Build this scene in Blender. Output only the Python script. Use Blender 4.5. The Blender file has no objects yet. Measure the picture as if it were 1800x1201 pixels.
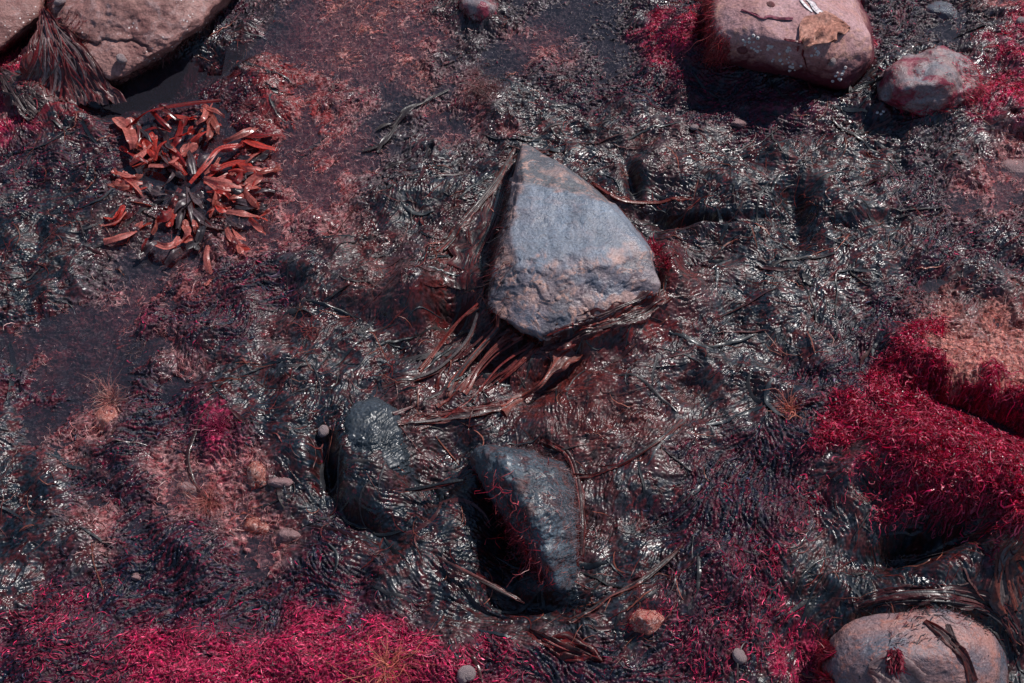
import bpy, bmesh, math, random
import numpy as np
from mathutils import Vector, Matrix
from mathutils.bvhtree import BVHTree

random.seed(7)
RNG = np.random.default_rng(7)
R = math.radians
C = bpy.context.scene
COL = C.collection
F32 = np.float32

# ------------------------------------------------------------------ camera, sky, sun
PITCH = R(55.0)
DIST = 2.2
FRAME_W = 1.8
cam_d = bpy.data.cameras.new('camera')
cam = bpy.data.objects.new('camera', cam_d)
COL.objects.link(cam)
CAM = np.array([0.0, -DIST * math.cos(PITCH), DIST * math.sin(PITCH)])
cam.location = CAM
cam.rotation_euler = (math.pi / 2 - PITCH, 0, 0)
cam_d.sensor_width = 36.0
cam_d.lens = 36.0 * DIST / FRAME_W
cam_d.clip_start = 0.05
cam_d.clip_end = 500.0
C.camera = cam

SUN_EL, SUN_AZ = R(50.0), R(46.0)          # behind the rocks, a little to the right
w = bpy.data.worlds.new('World')
C.world = w
w.use_nodes = True
nt = w.node_tree
nt.nodes.clear()
sky = nt.nodes.new('ShaderNodeTexSky')
sky.sky_type = 'NISHITA'
sky.sun_disc = False
sky.sun_elevation = SUN_EL
sky.sun_rotation = SUN_AZ
sky.air_density = 1.0
sky.dust_density = 0.4
sky.ozone_density = 2.2
bg = nt.nodes.new('ShaderNodeBackground')
bg.inputs['Strength'].default_value = 0.09
wo = nt.nodes.new('ShaderNodeOutputWorld')
nt.links.new(sky.outputs[0], bg.inputs['Color'])
nt.links.new(bg.outputs[0], wo.inputs['Surface'])

sl = bpy.data.lights.new('sun', 'SUN')
sl.energy = 4.5
sl.angle = R(0.6)
sl.color = (1.0, 0.96, 0.93)
sun = bpy.data.objects.new('sun', sl)
COL.objects.link(sun)
sd = Vector((math.sin(SUN_AZ) * math.cos(SUN_EL), math.cos(SUN_AZ) * math.cos(SUN_EL), math.sin(SUN_EL)))
sun.rotation_euler = sd.to_track_quat('Z', 'Y').to_euler()
sun.location = (0, 0, 4)

C.view_settings.view_transform = 'Standard'
C.view_settings.look = 'None'
C.view_settings.exposure = 0.0
C.view_settings.gamma = 1.0
C.cycles.max_bounces = 6
C.cycles.transparent_max_bounces = 12

# ------------------------------------------------------------------ where a photo pixel meets a level plane
FWD = np.array([0.0, math.cos(PITCH), -math.sin(PITCH)])
UPV = np.array([0.0, math.sin(PITCH), math.cos(PITCH)])
KW = FRAME_W / 2 / DIST
def P(px, py, z=0.0):
    a = (px - 900.0) / 900.0 * KW
    b = -(py - 600.5) / 900.0 * KW
    d = FWD + np.array([a, 0, 0]) + UPV * b
    t = (z - CAM[2]) / d[2]
    p = CAM + d * t
    return Vector((p[0], p[1], z))
def to_px(x, y, z=0.0):
    dx, dy, dz = x - CAM[0], y - CAM[1], z - CAM[2]
    dep = dy * FWD[1] + dz * FWD[2]
    return 900 + dx / dep / KW * 900, 600.5 - (dy * UPV[1] + dz * UPV[2]) / dep / KW * 900

# ------------------------------------------------------------------ noise
def fftn(shape, lam, bw=0.35, seed=0, slope=None):
    """band-passed gaussian noise, unit variance; lam in cells"""
    r = np.random.default_rng(seed)
    n = r.standard_normal(shape).astype(F32)
    f = np.fft.rfft2(n)
    fy = np.fft.fftfreq(shape[0])[:, None]
    fx = np.fft.rfftfreq(shape[1])[None, :]
    k = np.sqrt(fx * fx + fy * fy) + 1e-9
    lam = lam * CS
    if slope is None:
        g = np.exp(-0.5 * (np.log(k * lam) / bw) ** 2)
    else:
        g = np.where(k * lam < 1, 1.0, (k * lam) ** (-slope)) * (k > 1e-8)
    o = np.fft.irfft2(f * g, s=shape).astype(F32)
    return o / o.std()

_perm = np.random.default_rng(5).permutation(512).astype(np.int64)
_grad = np.random.default_rng(6).standard_normal((512, 3)).astype(F32)
_grad /= np.linalg.norm(_grad, axis=1)[:, None]
def perlin(p):
    i = np.floor(p).astype(np.int64)
    f = (p - i).astype(F32)
    u = f * f * f * (f * (f * 6 - 15) + 10)
    def g(dx, dy, dz):
        h = _perm[(_perm[(_perm[(i[:, 0] + dx) & 511] + i[:, 1] + dy) & 511] + i[:, 2] + dz) & 511]
        return ((f - np.array([dx, dy, dz], F32)) * _grad[h]).sum(1)
    x00 = g(0,0,0) * (1 - u[:, 0]) + g(1,0,0) * u[:, 0]
    x10 = g(0,1,0) * (1 - u[:, 0]) + g(1,1,0) * u[:, 0]
    x01 = g(0,0,1) * (1 - u[:, 0]) + g(1,0,1) * u[:, 0]
    x11 = g(0,1,1) * (1 - u[:, 0]) + g(1,1,1) * u[:, 0]
    y0 = x00 * (1 - u[:, 1]) + x10 * u[:, 1]
    y1 = x01 * (1 - u[:, 1]) + x11 * u[:, 1]
    return (y0 * (1 - u[:, 2]) + y1 * u[:, 2]) * 1.6
def fbm(p, s, o=4, gain=0.5):
    t, a = 0, 1.0
    for k in range(o):
        t = t + a * perlin(p * s * 2 ** k + 17.3 * k)
        a *= gain
    return t

# ------------------------------------------------------------------ mesh and tagging helpers
def mesh_np(name, V, Fq, mat=None, col=None, smooth=True, extra=None):
    V = np.ascontiguousarray(V, F32)
    Fq = np.ascontiguousarray(Fq, np.int32)
    me = bpy.data.meshes.new(name)
    n, k = Fq.shape
    me.vertices.add(len(V)); me.vertices.foreach_set('co', V.ravel())
    me.loops.add(n * k); me.loops.foreach_set('vertex_index', Fq.ravel())
    me.polygons.add(n)
    me.polygons.foreach_set('loop_start', np.arange(0, n * k, k, dtype=np.int32))
    me.polygons.foreach_set('loop_total', np.full(n, k, np.int32))
    if smooth:
        me.polygons.foreach_set('use_smooth', np.ones(n, bool))
    if col is not None:
        a = me.attributes.new('tint', 'FLOAT_COLOR', 'POINT')
        c4 = np.ones((len(V), 4), F32); c4[:, :3] = col
        a.data.foreach_set('color', c4.ravel())
    for nm, arr in (extra or {}).items():
        a = me.attributes.new(nm, 'FLOAT', 'POINT')
        a.data.foreach_set('value', np.ascontiguousarray(arr, F32))
    me.update(calc_edges=True)
    if mat: me.materials.append(mat)
    return me
def obj(name, me, parent=None):
    o = bpy.data.objects.new(name, me)
    COL.objects.link(o)
    if parent is not None: o.parent = parent
    return o
def tag(o, label=None, cat=None, group=None, kind=None):
    if label: o['label'] = label
    if cat: o['category'] = cat
    if group: o['group'] = group
    if kind: o['kind'] = kind
    return o
def empty(name, loc=(0, 0, 0)):
    o = bpy.data.objects.new(name, None)
    o.empty_display_size = 0.02
    COL.objects.link(o); o.location = loc
    return o
def grid_faces(ny, nx):
    i = np.arange(ny * nx).reshape(ny, nx)
    return np.stack([i[:-1, :-1], i[:-1, 1:], i[1:, 1:], i[1:, :-1]], -1).reshape(-1, 4)

# ------------------------------------------------------------------ materials
def newmat(name):
    m = bpy.data.materials.new(name); m.use_nodes = True
    t = m.node_tree; t.nodes.clear()
    out = t.nodes.new('ShaderNodeOutputMaterial')
    b = t.nodes.new('ShaderNodeBsdfPrincipled')
    t.links.new(b.outputs[0], out.inputs[0])
    return m, t, b, out
def N(t, kind, **kw):
    n = t.nodes.new(kind)
    for k, v in kw.items():
        if k in n.inputs: n.inputs[k].default_value = v
        else: setattr(n, k, v)
    return n
def mixc(t, fac, a, b, mode='MIX'):
    n = t.nodes.new('ShaderNodeMix'); n.data_type = 'RGBA'; n.blend_type = mode
    for sock, v in ((n.inputs[0], fac), (n.inputs[6], a), (n.inputs[7], b)):
        if hasattr(v, 'links') or hasattr(v, 'is_linked'): t.links.new(v, sock)
        elif isinstance(v, (int, float)): sock.default_value = v
        else: sock.default_value = (*v, 1)
    return n.outputs[2]
def ramp(t, src, stops):
    n = t.nodes.new('ShaderNodeValToRGB')
    e = n.color_ramp.elements
    while len(e) > 1: e.remove(e[-1])
    e[0].position = stops[0][0]; e[0].color = (*stops[0][1], 1)
    for p, c in stops[1:]:
        x = e.new(p); x.color = (*c, 1)
    t.links.new(src, n.inputs[0])
    return n.outputs[0]
def bump(t, b, src, strength, dist):
    n = N(t, 'ShaderNodeBump', Strength=strength, Distance=dist)
    t.links.new(src, n.inputs['Height'])
    t.links.new(n.outputs[0], b.inputs['Normal'])
    return n

def weed_mat(name, rough=0.3, bumps=0.25, spec=0.5, trans=0.0, nscale=260.0, coat=0.0):
    """wet seaweed: colour from the plant's own tint, fine grain, gloss with dull patches"""
    m, t, b, out = newmat(name)
    at = N(t, 'ShaderNodeAttribute', attribute_name='tint')
    g = N(t, 'ShaderNodeNewGeometry')
    n1 = N(t, 'ShaderNodeTexNoise', Scale=nscale, Detail=3.0)
    n2 = N(t, 'ShaderNodeTexNoise', Scale=28.0, Detail=2.0)
    t.links.new(g.outputs['Position'], n1.inputs['Vector'])
    t.links.new(g.outputs['Position'], n2.inputs['Vector'])
    f = ramp(t, n1.outputs[0], [(0.3, (0.55,) * 3), (0.7, (1.5,) * 3)])
    c = mixc(t, 1.0, at.outputs['Color'], f, 'MULTIPLY')
    t.links.new(c, b.inputs['Base Color'])
    rr = N(t, 'ShaderNodeMapRange')
    rr.inputs['From Min'].default_value = 0.3; rr.inputs['From Max'].default_value = 0.7
    rr.inputs['To Min'].default_value = rough * 0.6; rr.inputs['To Max'].default_value = min(1, rough * 1.6)
    t.links.new(n2.outputs[0], rr.inputs['Value'])
    t.links.new(rr.outputs[0], b.inputs['Roughness'])
    b.inputs['Specular IOR Level'].default_value = spec
    b.inputs['Coat Weight'].default_value = coat
    b.inputs['Coat Roughness'].default_value = 0.12
    if bumps: bump(t, b, n1.outputs[0], bumps, 0.002)
    if trans > 0:
        tr = N(t, 'ShaderNodeBsdfTranslucent')
        t.links.new(mixc(t, 1.0, at.outputs['Color'], (2.2, 0.9, 0.7), 'MULTIPLY'), tr.inputs['Color'])
        mx = N(t, 'ShaderNodeMixShader'); mx.inputs[0].default_value = trans
        t.links.new(b.outputs[0], mx.inputs[1]); t.links.new(tr.outputs[0], mx.inputs[2])
        t.links.new(mx.outputs[0], out.inputs[0])
    return m
M_LAVER = weed_mat('wet_dark_seaweed', rough=0.36, bumps=0.08, spec=0.43, coat=0.06)
M_LAVER_FROND = weed_mat('wet_seaweed_frond', rough=0.42, bumps=0.2, spec=0.6, trans=0.2, coat=0.15)
M_GRAIN = weed_mat('grainy_seaweed', rough=0.42, bumps=0.4, spec=0.30)
M_MOSS = weed_mat('crimson_seaweed', rough=0.5, bumps=0.6, spec=0.35)
M_STRAND = weed_mat('seaweed_strand', rough=0.4, bumps=0.0, spec=0.4, trans=0.25)
M_TURF = weed_mat('turf_seaweed', rough=0.6, bumps=0.9, spec=0.25, nscale=330.0)
M_FUCUS = weed_mat('wrack_frond', rough=0.32, bumps=0.15, spec=0.5, trans=0.3)

def rock_mat(name, base, dark, vein, veinamt=0.5, speck=None, scale=14.0, rough=0.6, wet=0.2, low=None, lowz=(0.02, 0.07), red=0.0, vcol=False):
    m, t, b, out = newmat(name)
    tc = N(t, 'ShaderNodeTexCoord'); v = tc.outputs['Object']
    def noise(s, d=5.0, dist=0.0, ro=0.6):
        n = N(t, 'ShaderNodeTexNoise', Scale=s, Detail=d, Distortion=dist, Roughness=ro)
        t.links.new(v, n.inputs['Vector']); return n.outputs[0]
    big = noise(scale, 6.0, 0.6)
    mid = noise(scale * 3.5, 6.0, 1.2)
    fine = noise(scale * 22, 4.0)
    vw = None
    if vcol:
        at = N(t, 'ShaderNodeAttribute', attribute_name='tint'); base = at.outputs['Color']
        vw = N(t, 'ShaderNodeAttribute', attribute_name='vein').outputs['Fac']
    c = mixc(t, ramp(t, big, [(0.36, (0, 0, 0)), (0.62, (1, 1, 1) if not vcol else (0.45,) * 3)]), base, dark)
    # veins where a warped noise crosses its middle
    vn = noise(scale * 0.9, 5.0, 1.6)
    vm = ramp(t, vn, [(0.44, (0, 0, 0)), (0.485, (1, 1, 1)), (0.5, (0.2,) * 3), (0.53, (0, 0, 0))])
    vm2 = mixc(t, 1.0, vm, ramp(t, mid, [(0.42, (0, 0, 0)), (0.6, (veinamt,) * 3)]), 'MULTIPLY')
    if vw: vm2 = mixc(t, 1.0, vm2, vw, 'MULTIPLY')
    c = mixc(t, vm2, c, vein)
    pm = ramp(t, mid, [(0.56, (0, 0, 0)), (0.66, (veinamt * 0.8,) * 3)])
    if vw: pm = mixc(t, 1.0, pm, vw, 'MULTIPLY')
    c = mixc(t, pm, c, vein)
    if red:
        c = mixc(t, ramp(t, noise(scale * 1.3, 4.0, 0.8), [(0.52, (0, 0, 0)), (0.6, (red,) * 3)]), c, (0.20, 0.006, 0.03))
    if speck:
        sp = N(t, 'ShaderNodeTexVoronoi', Scale=speck[0])
        t.links.new(v, sp.inputs['Vector'])
        smk = ramp(t, sp.outputs['Distance'], [(0.12, (1, 1, 1)), (0.2, (0, 0, 0))])
        smk = mixc(t, 1.0, smk, ramp(t, noise(scale * 0.8, 2.0), [(speck[2], (0, 0, 0)), (speck[2] + 0.08, (1, 1, 1))]), 'MULTIPLY')
        c = mixc(t, smk, c, speck[1])
    c = mixc(t, 1.0, c, ramp(t, fine, [(0.28, (0.55,) * 3), (0.5, (1,) * 3), (0.75, (1.45,) * 3)]), 'MULTIPLY')
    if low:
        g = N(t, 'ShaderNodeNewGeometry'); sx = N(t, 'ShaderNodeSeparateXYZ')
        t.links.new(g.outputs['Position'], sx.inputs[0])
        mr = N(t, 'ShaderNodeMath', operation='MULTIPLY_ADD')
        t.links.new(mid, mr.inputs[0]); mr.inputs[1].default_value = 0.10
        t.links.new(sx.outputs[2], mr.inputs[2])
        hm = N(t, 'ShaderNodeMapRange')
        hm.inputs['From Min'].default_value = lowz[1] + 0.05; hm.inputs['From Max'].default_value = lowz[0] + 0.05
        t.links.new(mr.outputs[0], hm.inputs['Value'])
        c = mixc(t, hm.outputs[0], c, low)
    t.links.new(c, b.inputs['Base Color'])
    rm = ramp(t, noise(scale * 0.7, 3.0), [(0.4, (rough,) * 3), (0.62, (max(0.22, rough - wet),) * 3)])
    t.links.new(rm, b.inputs['Roughness'])
    hh = N(t, 'ShaderNodeMath', operation='MULTIPLY_ADD')
    t.links.new(fine, hh.inputs[0]); hh.inputs[1].default_value = 0.45; t.links.new(mid, hh.inputs[2])
    bump(t, b, hh.outputs[0], 0.6, 0.006)
    return m

# ------------------------------------------------------------------ what grows where (one letter per 50 px of the photograph's ground)
ZMAP = """
kkkkkkknnwppoopnrkwwwwknncccccwnnwgp
kkkkkkkkkwppoppwkwppwwwcckkkkcwnwwgc
ckkkkkkkkrppppowwwwnwwnnnkkkkkkkkggg
rkkrknnnnrpknwwnpkkgnnnnnnnkkkkkkkcc
ckkndddddrpppwwwpkkgggggnnnnnkddkngk
knnkddddddpppwggwgkgkkrrgggggggkwgkp
nnknddddrnppgwkkkkkkggkkkggkgggnnnpp
kkkkrddddpppkkkkkkkkkrkkkkkkkkggnwpn
kkgkrddrppnkrrkrrkkkkkkkkkkkkggggnng
gkgwwwpnnnkgrrgrrrkkkkkrrgkkkgggnngn
kkgwpnnnnnggrrgkrrkkkkkrrgkggggnnggg
kddpdnnnnrggkkkkrrkkrrrggkkggknncoop
dpddddpkggggggkrrrrrrrggkkkggnnncooc
nddddngggggkgggggrkkrgkgkgkgnnncccpc
ddnpnnncgkkkkkrrkggrrrgggggnnncccccc
gdprnnncnkkkkkrkkkkrrrrrggnnnccccccc
gggnngpppkkkkkrkkkkkrgggnnnnmgrcccCc
kkgnnnpppkkkkkkkkkkkrgggnnnnmggkcccc
kkkpnnnnppknkkkkkkkkrggnnnnmgggkkkgc
kggrnnnnnpkngkgkkkkkrgkknnmmggkkkkgg
ggnnnnnnnnnnnggkkkkkkkgknnmkkkkkkggg
gmmnnnnnnnnnnnggkkkkkggmnmmkkkkkkkkg
mmmmnmmmmmccccnrgrRrggknmmmkckkkkkkg
nmnmmccccccccccccmnnnnnnmmkkckkkkkkg
""".strip().split('\n')
assert all(len(r) == 36 for r in ZMAP), [len(r) for r in ZMAP]
TYPES = 'kgrnmcpowd'
#        height  wr   grain   colour A                 colour B                 mix
ZP = {
 'k': (0.014, 1.00, 0.06, (0.006, 0.0105, 0.0165), (0.026, 0.006, 0.007)),
 'g': (0.019, 0.90, 0.06, (0.020, 0.022, 0.028), (0.055, 0.011, 0.012)),
 'r': (0.020, 1.00, 0.06, (0.080, 0.018, 0.017), (0.040, 0.027, 0.028)),
 'n': (0.012, 0.55, 0.55, (0.006, 0.009, 0.019), (0.060, 0.004, 0.013)),
 'm': (0.017, 0.50, 0.60, (0.110, 0.004, 0.020), (0.010, 0.010, 0.020)),
 'c': (0.024, 0.45, 0.70, (0.480, 0.010, 0.080), (0.110, 0.002, 0.018)),
 'p': (-0.004, 0.20, 0.30, (0.400, 0.190, 0.185), (0.230, 0.050, 0.055)),
 'o': (-0.002, 0.35, 0.30, (0.400, 0.160, 0.130), (0.220, 0.060, 0.050)),
 'w': (-0.0025, 0.75, 0.15, (0.085, 0.065, 0.070), (0.040, 0.028, 0.036)),
 'd': (-0.0055, 1.00, 0.30, (0.011, 0.013, 0.024), (0.070, 0.012, 0.016)),
}
X0, X1, Y0, Y1, CELL = -1.26, 1.26, -0.86, 1.08, 0.00135
CS = 0.0016 / CELL
NX = int((X1 - X0) / CELL) + 1
NY = int((Y1 - Y0) / CELL) + 1
gx = (X0 + np.arange(NX) * CELL).astype(F32)
gy = (Y0 + np.arange(NY) * CELL).astype(F32)
GX, GY = np.meshgrid(gx, gy)
SH = GX.shape
H = np.zeros(SH, F32)
def bumpf(px, py, rx, ry, ang, h, p=1.0, z=0.0):
    """mound, axes in px"""
    global H
    c = P(px, py, z or max(0.0, h) * 0.9)
    s = 0.001
    a = R(ang)
    dx, dy = GX - c.x, GY - c.y
    u = (dx * math.cos(a) + dy * math.sin(a)) / (rx * s)
    v = (-dx * math.sin(a) + dy * math.cos(a)) / (ry * s)
    H += (h * np.exp(-(u * u + v * v) ** p)).astype(F32)
bumpf(722, 490, 52, 50, 20, 0.055)
bumpf(1180, 310, 80, 55, 0, 0.024)
bumpf(1320, 315, 90, 50, 0, 0.024)
bumpf(1110, 330, 14, 60, 10, -0.03)
bumpf(1250, 392, 150, 12, 3, -0.02)
bumpf(795, 560, 34, 40, 30, -0.06)
bumpf(610, 500, 60, 50, 0, 0.018)
bumpf(848, 165, 45, 38, 0, 0.03)
bumpf(715, 330, 70, 60, 0, 0.020)
bumpf(850, 650, 90, 30, 40, -0.03)
bumpf(960, 680, 60, 25, 40, -0.045)
bumpf(720, 600, 50, 25, 40, -0.03)
bumpf(1080, 700, 150, 90, 20, 0.02)
bumpf(1160, 820, 120, 70, 20, 0.018)
bumpf(1070, 566, 125, 34, 24, 0.055)
bumpf(1175, 480, 26, 60, 0, 0.04)
bumpf(1630, 190, 130, 50, 0, 0.025)
bumpf(1370, 130, 150, 40, -10, 0.025)
bumpf(1600, 1090, 220, 40, 0, 0.03)
bumpf(1200, 500, 90, 60, 0, 0.016)
bumpf(1480, 370, 90, 60, 0, 0.02)
bumpf(1395, 360, 30, 70, 0, -0.045)
bumpf(1520, 400, 60, 20, 10, -0.025)
bumpf(1160, 385, 120, 14, -8, -0.03)
bumpf(1600, 820, 170, 110, -40, 0.10)
bumpf(1760, 880, 110, 90, -30, 0.08)
bumpf(1700, 640, 120, 80, -20, 0.05)
bumpf(1720, 740, 110, 22, -28, -0.07)
bumpf(1460, 770, 36, 80, 0, -0.02)
bumpf(1620, 990, 100, 24, 12, -0.07)
bumpf(1690, 1010, 120, 60, 10, 0.05)
bumpf(1780, 960, 60, 60, 0, 0.05)
bumpf(1290, 970, 110, 120, 60, 0.05)
bumpf(1480, 1000, 110, 90, 20, 0.025)
bumpf(1400, 1120, 60, 80, 0, -0.03)
bumpf(480, 790, 70, 60, 0, 0.03)
bumpf(578, 830, 20, 62, 12, -0.06)
bumpf(640, 930, 80, 22, -30, -0.045)
bumpf(760, 830, 50, 60, 0, -0.035)
bumpf(790, 990, 90, 60, -20, 0.025)
bumpf(900, 960, 50, 110, -10, -0.05)
bumpf(930, 1060, 80, 20, -10, -0.03)
bumpf(1080, 1090, 90, 40, 20, 0.02)
bumpf(300, 140, 170, 46, 28, -0.07)
bumpf(440, 110, 60, 40, 20, 0.012)
bumpf(90, 190, 120, 40, -30, 0.03)
bumpf(1210, 60, 60, 70, 0, 0.04)
bumpf(1380, 190, 120, 40, 10, 0.02)
bumpf(1480, 150, 80, 20, 20, -0.03)
bumpf(600, 1180, 400, 60, 5, 0.03)
bumpf(665, 790, 110, 130, 0, 0.035)
bumpf(1000, 560, 230, 120, 0, 0.012)
HB = H.copy()
U, V_ = to_px(GX, GY, HB)
wu = fftn(SH, 85, 0.7, 1) * 22 + fftn(SH, 24, 0.6, 2) * 9
wv = fftn(SH, 85, 0.7, 3) * 22 + fftn(SH, 24, 0.6, 4) * 9
zi = np.clip((U + wu) / 50 - 0.5, 0, 34.999)
zj = np.clip((V_ + wv) / 50 - 0.5, 0, 22.999)
i0 = zi.astype(int); j0 = zj.astype(int)
fi = (zi - i0); fj = (zj - j0)
fi = fi * fi * (3 - 2 * fi); fj = fj * fj * (3 - 2 * fj)
ZM = np.array([[TYPES.index({'R': 'r', 'C': 'c'}.get(ch, ch)) for ch in row] for row in ZMAP])
for r_, c_ in ((11, 32), (11, 33), (11, 34), (11, 35), (12, 33), (12, 34), (12, 35), (13, 33), (13, 34), (13, 35)): ZM[r_, c_] = TYPES.index('o')
Wt = []
for k in range(len(TYPES)):
    oh = (ZM == k).astype(F32)
    a = (oh[j0, i0] * (1 - fi) + oh[j0, i0 + 1] * fi) * (1 - fj) + (oh[j0 + 1, i0] * (1 - fi) + oh[j0 + 1, i0 + 1] * fi) * fj
    Wt.append(a.astype(F32))
Wt = np.array(Wt)
for k in range(len(TYPES)):                      # ragged edges between kinds
    Wt[k] = np.clip(Wt[k] * (1 + 0.35 * fftn(SH, 12, 0.6, 30 + k)), 0, None) ** 1.7
Wt /= Wt.sum(0) + 1e-6
del wu, wv, zi, zj, i0, j0, fi, fj

def blur(a, n):
    f = np.fft.rfft2(a); fy = np.fft.fftfreq(a.shape[0])[:, None]; fx = np.fft.rfftfreq(a.shape[1])[None, :]
    return np.fft.irfft2(f * np.exp(-2 * (math.pi * n) ** 2 * (fx * fx + fy * fy)), s=a.shape).astype(F32)
def zsum(idx):
    o = np.zeros(SH, F32)
    for k, ch in enumerate(TYPES): o += Wt[k] * ZP[ch][idx]
    return blur(o, 9 if idx == 0 else 3)

# flow of the seaweed (image degrees, anticlockwise from right)
FLOW = [(900,650,40),(1250,650,20),(1300,450,-10),(1250,300,5),(200,300,20),(150,550,25),(100,900,20),(300,1100,30),
        (600,700,45),(500,850,-30),(750,950,-20),(800,350,60),(1050,900,35),(1200,1000,48),(1400,900,85),(1400,1050,60),
        (1650,970,-30),(1700,1000,-60),(700,200,30),(1000,200,10),(1500,250,15),(1700,300,25),(700,1050,-32),(1000,1120,-15),
        (100,130,-60),(500,550,25),(1600,500,35),(1600,800,-50),(600,1150,25),(50,1100,35),(1500,650,50),(1790,1050,-75)]
c2 = np.zeros(SH, F32); s2 = np.zeros(SH, F32)
for (px, py, a) in FLOW:
    wgt = 1.0 / (((U - px) ** 2 + (V_ - py) ** 2) + 60 ** 2) ** 1.5
    wa = math.atan2(math.sin(R(a)) / 0.82, math.cos(R(a)))
    c2 += wgt * math.cos(2 * wa); s2 += wgt * math.sin(2 * wa)
TH = 0.5 * np.arctan2(s2, c2).astype(F32) + 0.4 * fftn(SH, 90, 0.5, 9) + 0.22 * fftn(SH, 30, 0.4, 10)
CT, ST = np.cos(TH), np.sin(TH)
del c2, s2
II, JJ = np.meshgrid(np.arange(NX, dtype=F32), np.arange(NY, dtype=F32))
def lic(n, L, step=1.6):
    """smear noise n along the flow, L cells each way"""
    acc = n.copy(); cnt = 1.0; L = L * CS; step = step * CS
    for sgn in (1, -1):
        x, y = II.copy(), JJ.copy()
        for s in range(int(L / step)):
            xi = np.clip(x, 0, NX - 1).astype(np.int32); yi = np.clip(y, 0, NY - 1).astype(np.int32)
            x += sgn * step * CT[yi, xi]; y += sgn * step * ST[yi, xi]
            xi = np.clip(x, 0, NX - 1).astype(np.int32); yi = np.clip(y, 0, NY - 1).astype(np.int32)
            wg = 1.0 - s * step / (L * 1.15)
            acc += n[yi, xi] * wg; cnt += wg
    acc /= cnt
    return acc / acc.std()
n_a = lic(fftn(SH, 8.5, 0.40, 20), 8)
n_e = lic(fftn(SH, 9.5, 0.40, 29), 9)
n_b = lic(fftn(SH, 4.5, 0.35, 21), 5)
n_l = lic(fftn(SH, 15, 0.45, 19), 30)            # long pleats
n_c = fftn(SH, 20, 0.45, 22)
n_d = fftn(SH, 8, 0.35, 23)
ridge = lambda n, s=0.7: 1.0 - np.minimum(np.abs(n) / s, 1.6)
fold = fftn(SH, 34, 0.5, 24)
WR = (0.0021 * np.exp(-(n_a / 0.5) ** 2) + 0.0007 * n_c + 0.0004 * n_b - 0.0027 * np.exp(-np.abs(n_e) / 0.13) + 0.0009 * n_l
      + 0.0010 * ridge(fold + 0.5 * n_l, 0.22)) * (0.85 + 0.3 * np.clip(fftn(SH, 70, 0.5, 26), -1.5, 1.5))
GR_ = 0.0012 * n_b + 0.0012 * ridge(n_a + 0.5 * n_d, 0.6) + 0.0008 * n_d + 0.0005 * fftn(SH, 2.6, 0.4, 28)

# ---- broad relief
H = HB + zsum(0) + 0.006 * fftn(SH, 130, 0.6, 40) * (1 - 0.7 * Wt[8] - 0.6 * Wt[9] - 0.8 * (Wt[6] + Wt[7])) + 0.0012 * fftn(SH, 45, 0.5, 41)
wetlump = Wt[8] + 0.6 * Wt[6] + 0.6 * Wt[7] + 0.4 * Wt[9]
H += WR * zsum(1) + GR_ * zsum(2) * 1.25
H += wetlump * 0.0022 * (ridge(fftn(SH, 15, 0.5, 43) + 0.3 * n_a, 0.7) + 0.7 * n_a)
def hz(x, y):
    fx = np.clip((np.asarray(x) - X0) / CELL, 0, NX - 1.001); fy = np.clip((np.asarray(y) - Y0) / CELL, 0, NY - 1.001)
    a = fx.astype(int); b = fy.astype(int); u = fx - a; v = fy - b
    return (H[b, a] * (1 - u) + H[b, a + 1] * u) * (1 - v) + (H[b + 1, a] * (1 - u) + H[b + 1, a + 1] * u) * v
def gs(A, x, y):
    a = np.clip((np.asarray(x) - X0) / CELL + 0.5, 0, NX - 1).astype(int); b = np.clip((np.asarray(y) - Y0) / CELL + 0.5, 0, NY - 1).astype(int)
    return A[b, a]

# ---- colour
mixn = np.clip(0.5 + 0.55 * fftn(SH, 26, 0.7, 50) + 0.25 * n_a, 0, 1)
WS = np.array([blur(a_, 11 if ch in 'powd' else 5) for a_, ch in zip(Wt, TYPES)]); WS = np.clip(WS, 0, 1); WS /= WS.sum(0)
colr = np.zeros(SH + (3,), F32)
for k, ch in enumerate(TYPES):
    A = np.array(ZP[ch][3], F32); B = np.array(ZP[ch][4], F32)
    bias = {'k': 0.25, 'g': 0.30, 'r': 0.4, 'n': 0.35, 'm': 0.5, 'c': 0.35, 'p': 0.4, 'o': 0.3, 'w': 0.5, 'd': 0.25}[ch]
    mk = mixn if ch not in 'nmc' else 0.5 + 0.30 * n_l + 0.22 * n_e
    mm = np.clip((mk - 0.5) * 1.5 + bias, 0, 1)[..., None]
    colr += WS[k][..., None] * (A * (1 - mm) + B * mm)
colr *= np.clip(1 + 0.35 * fftn(SH, 10, 0.6, 51), 0.25, 2.2)[..., None]
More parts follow.
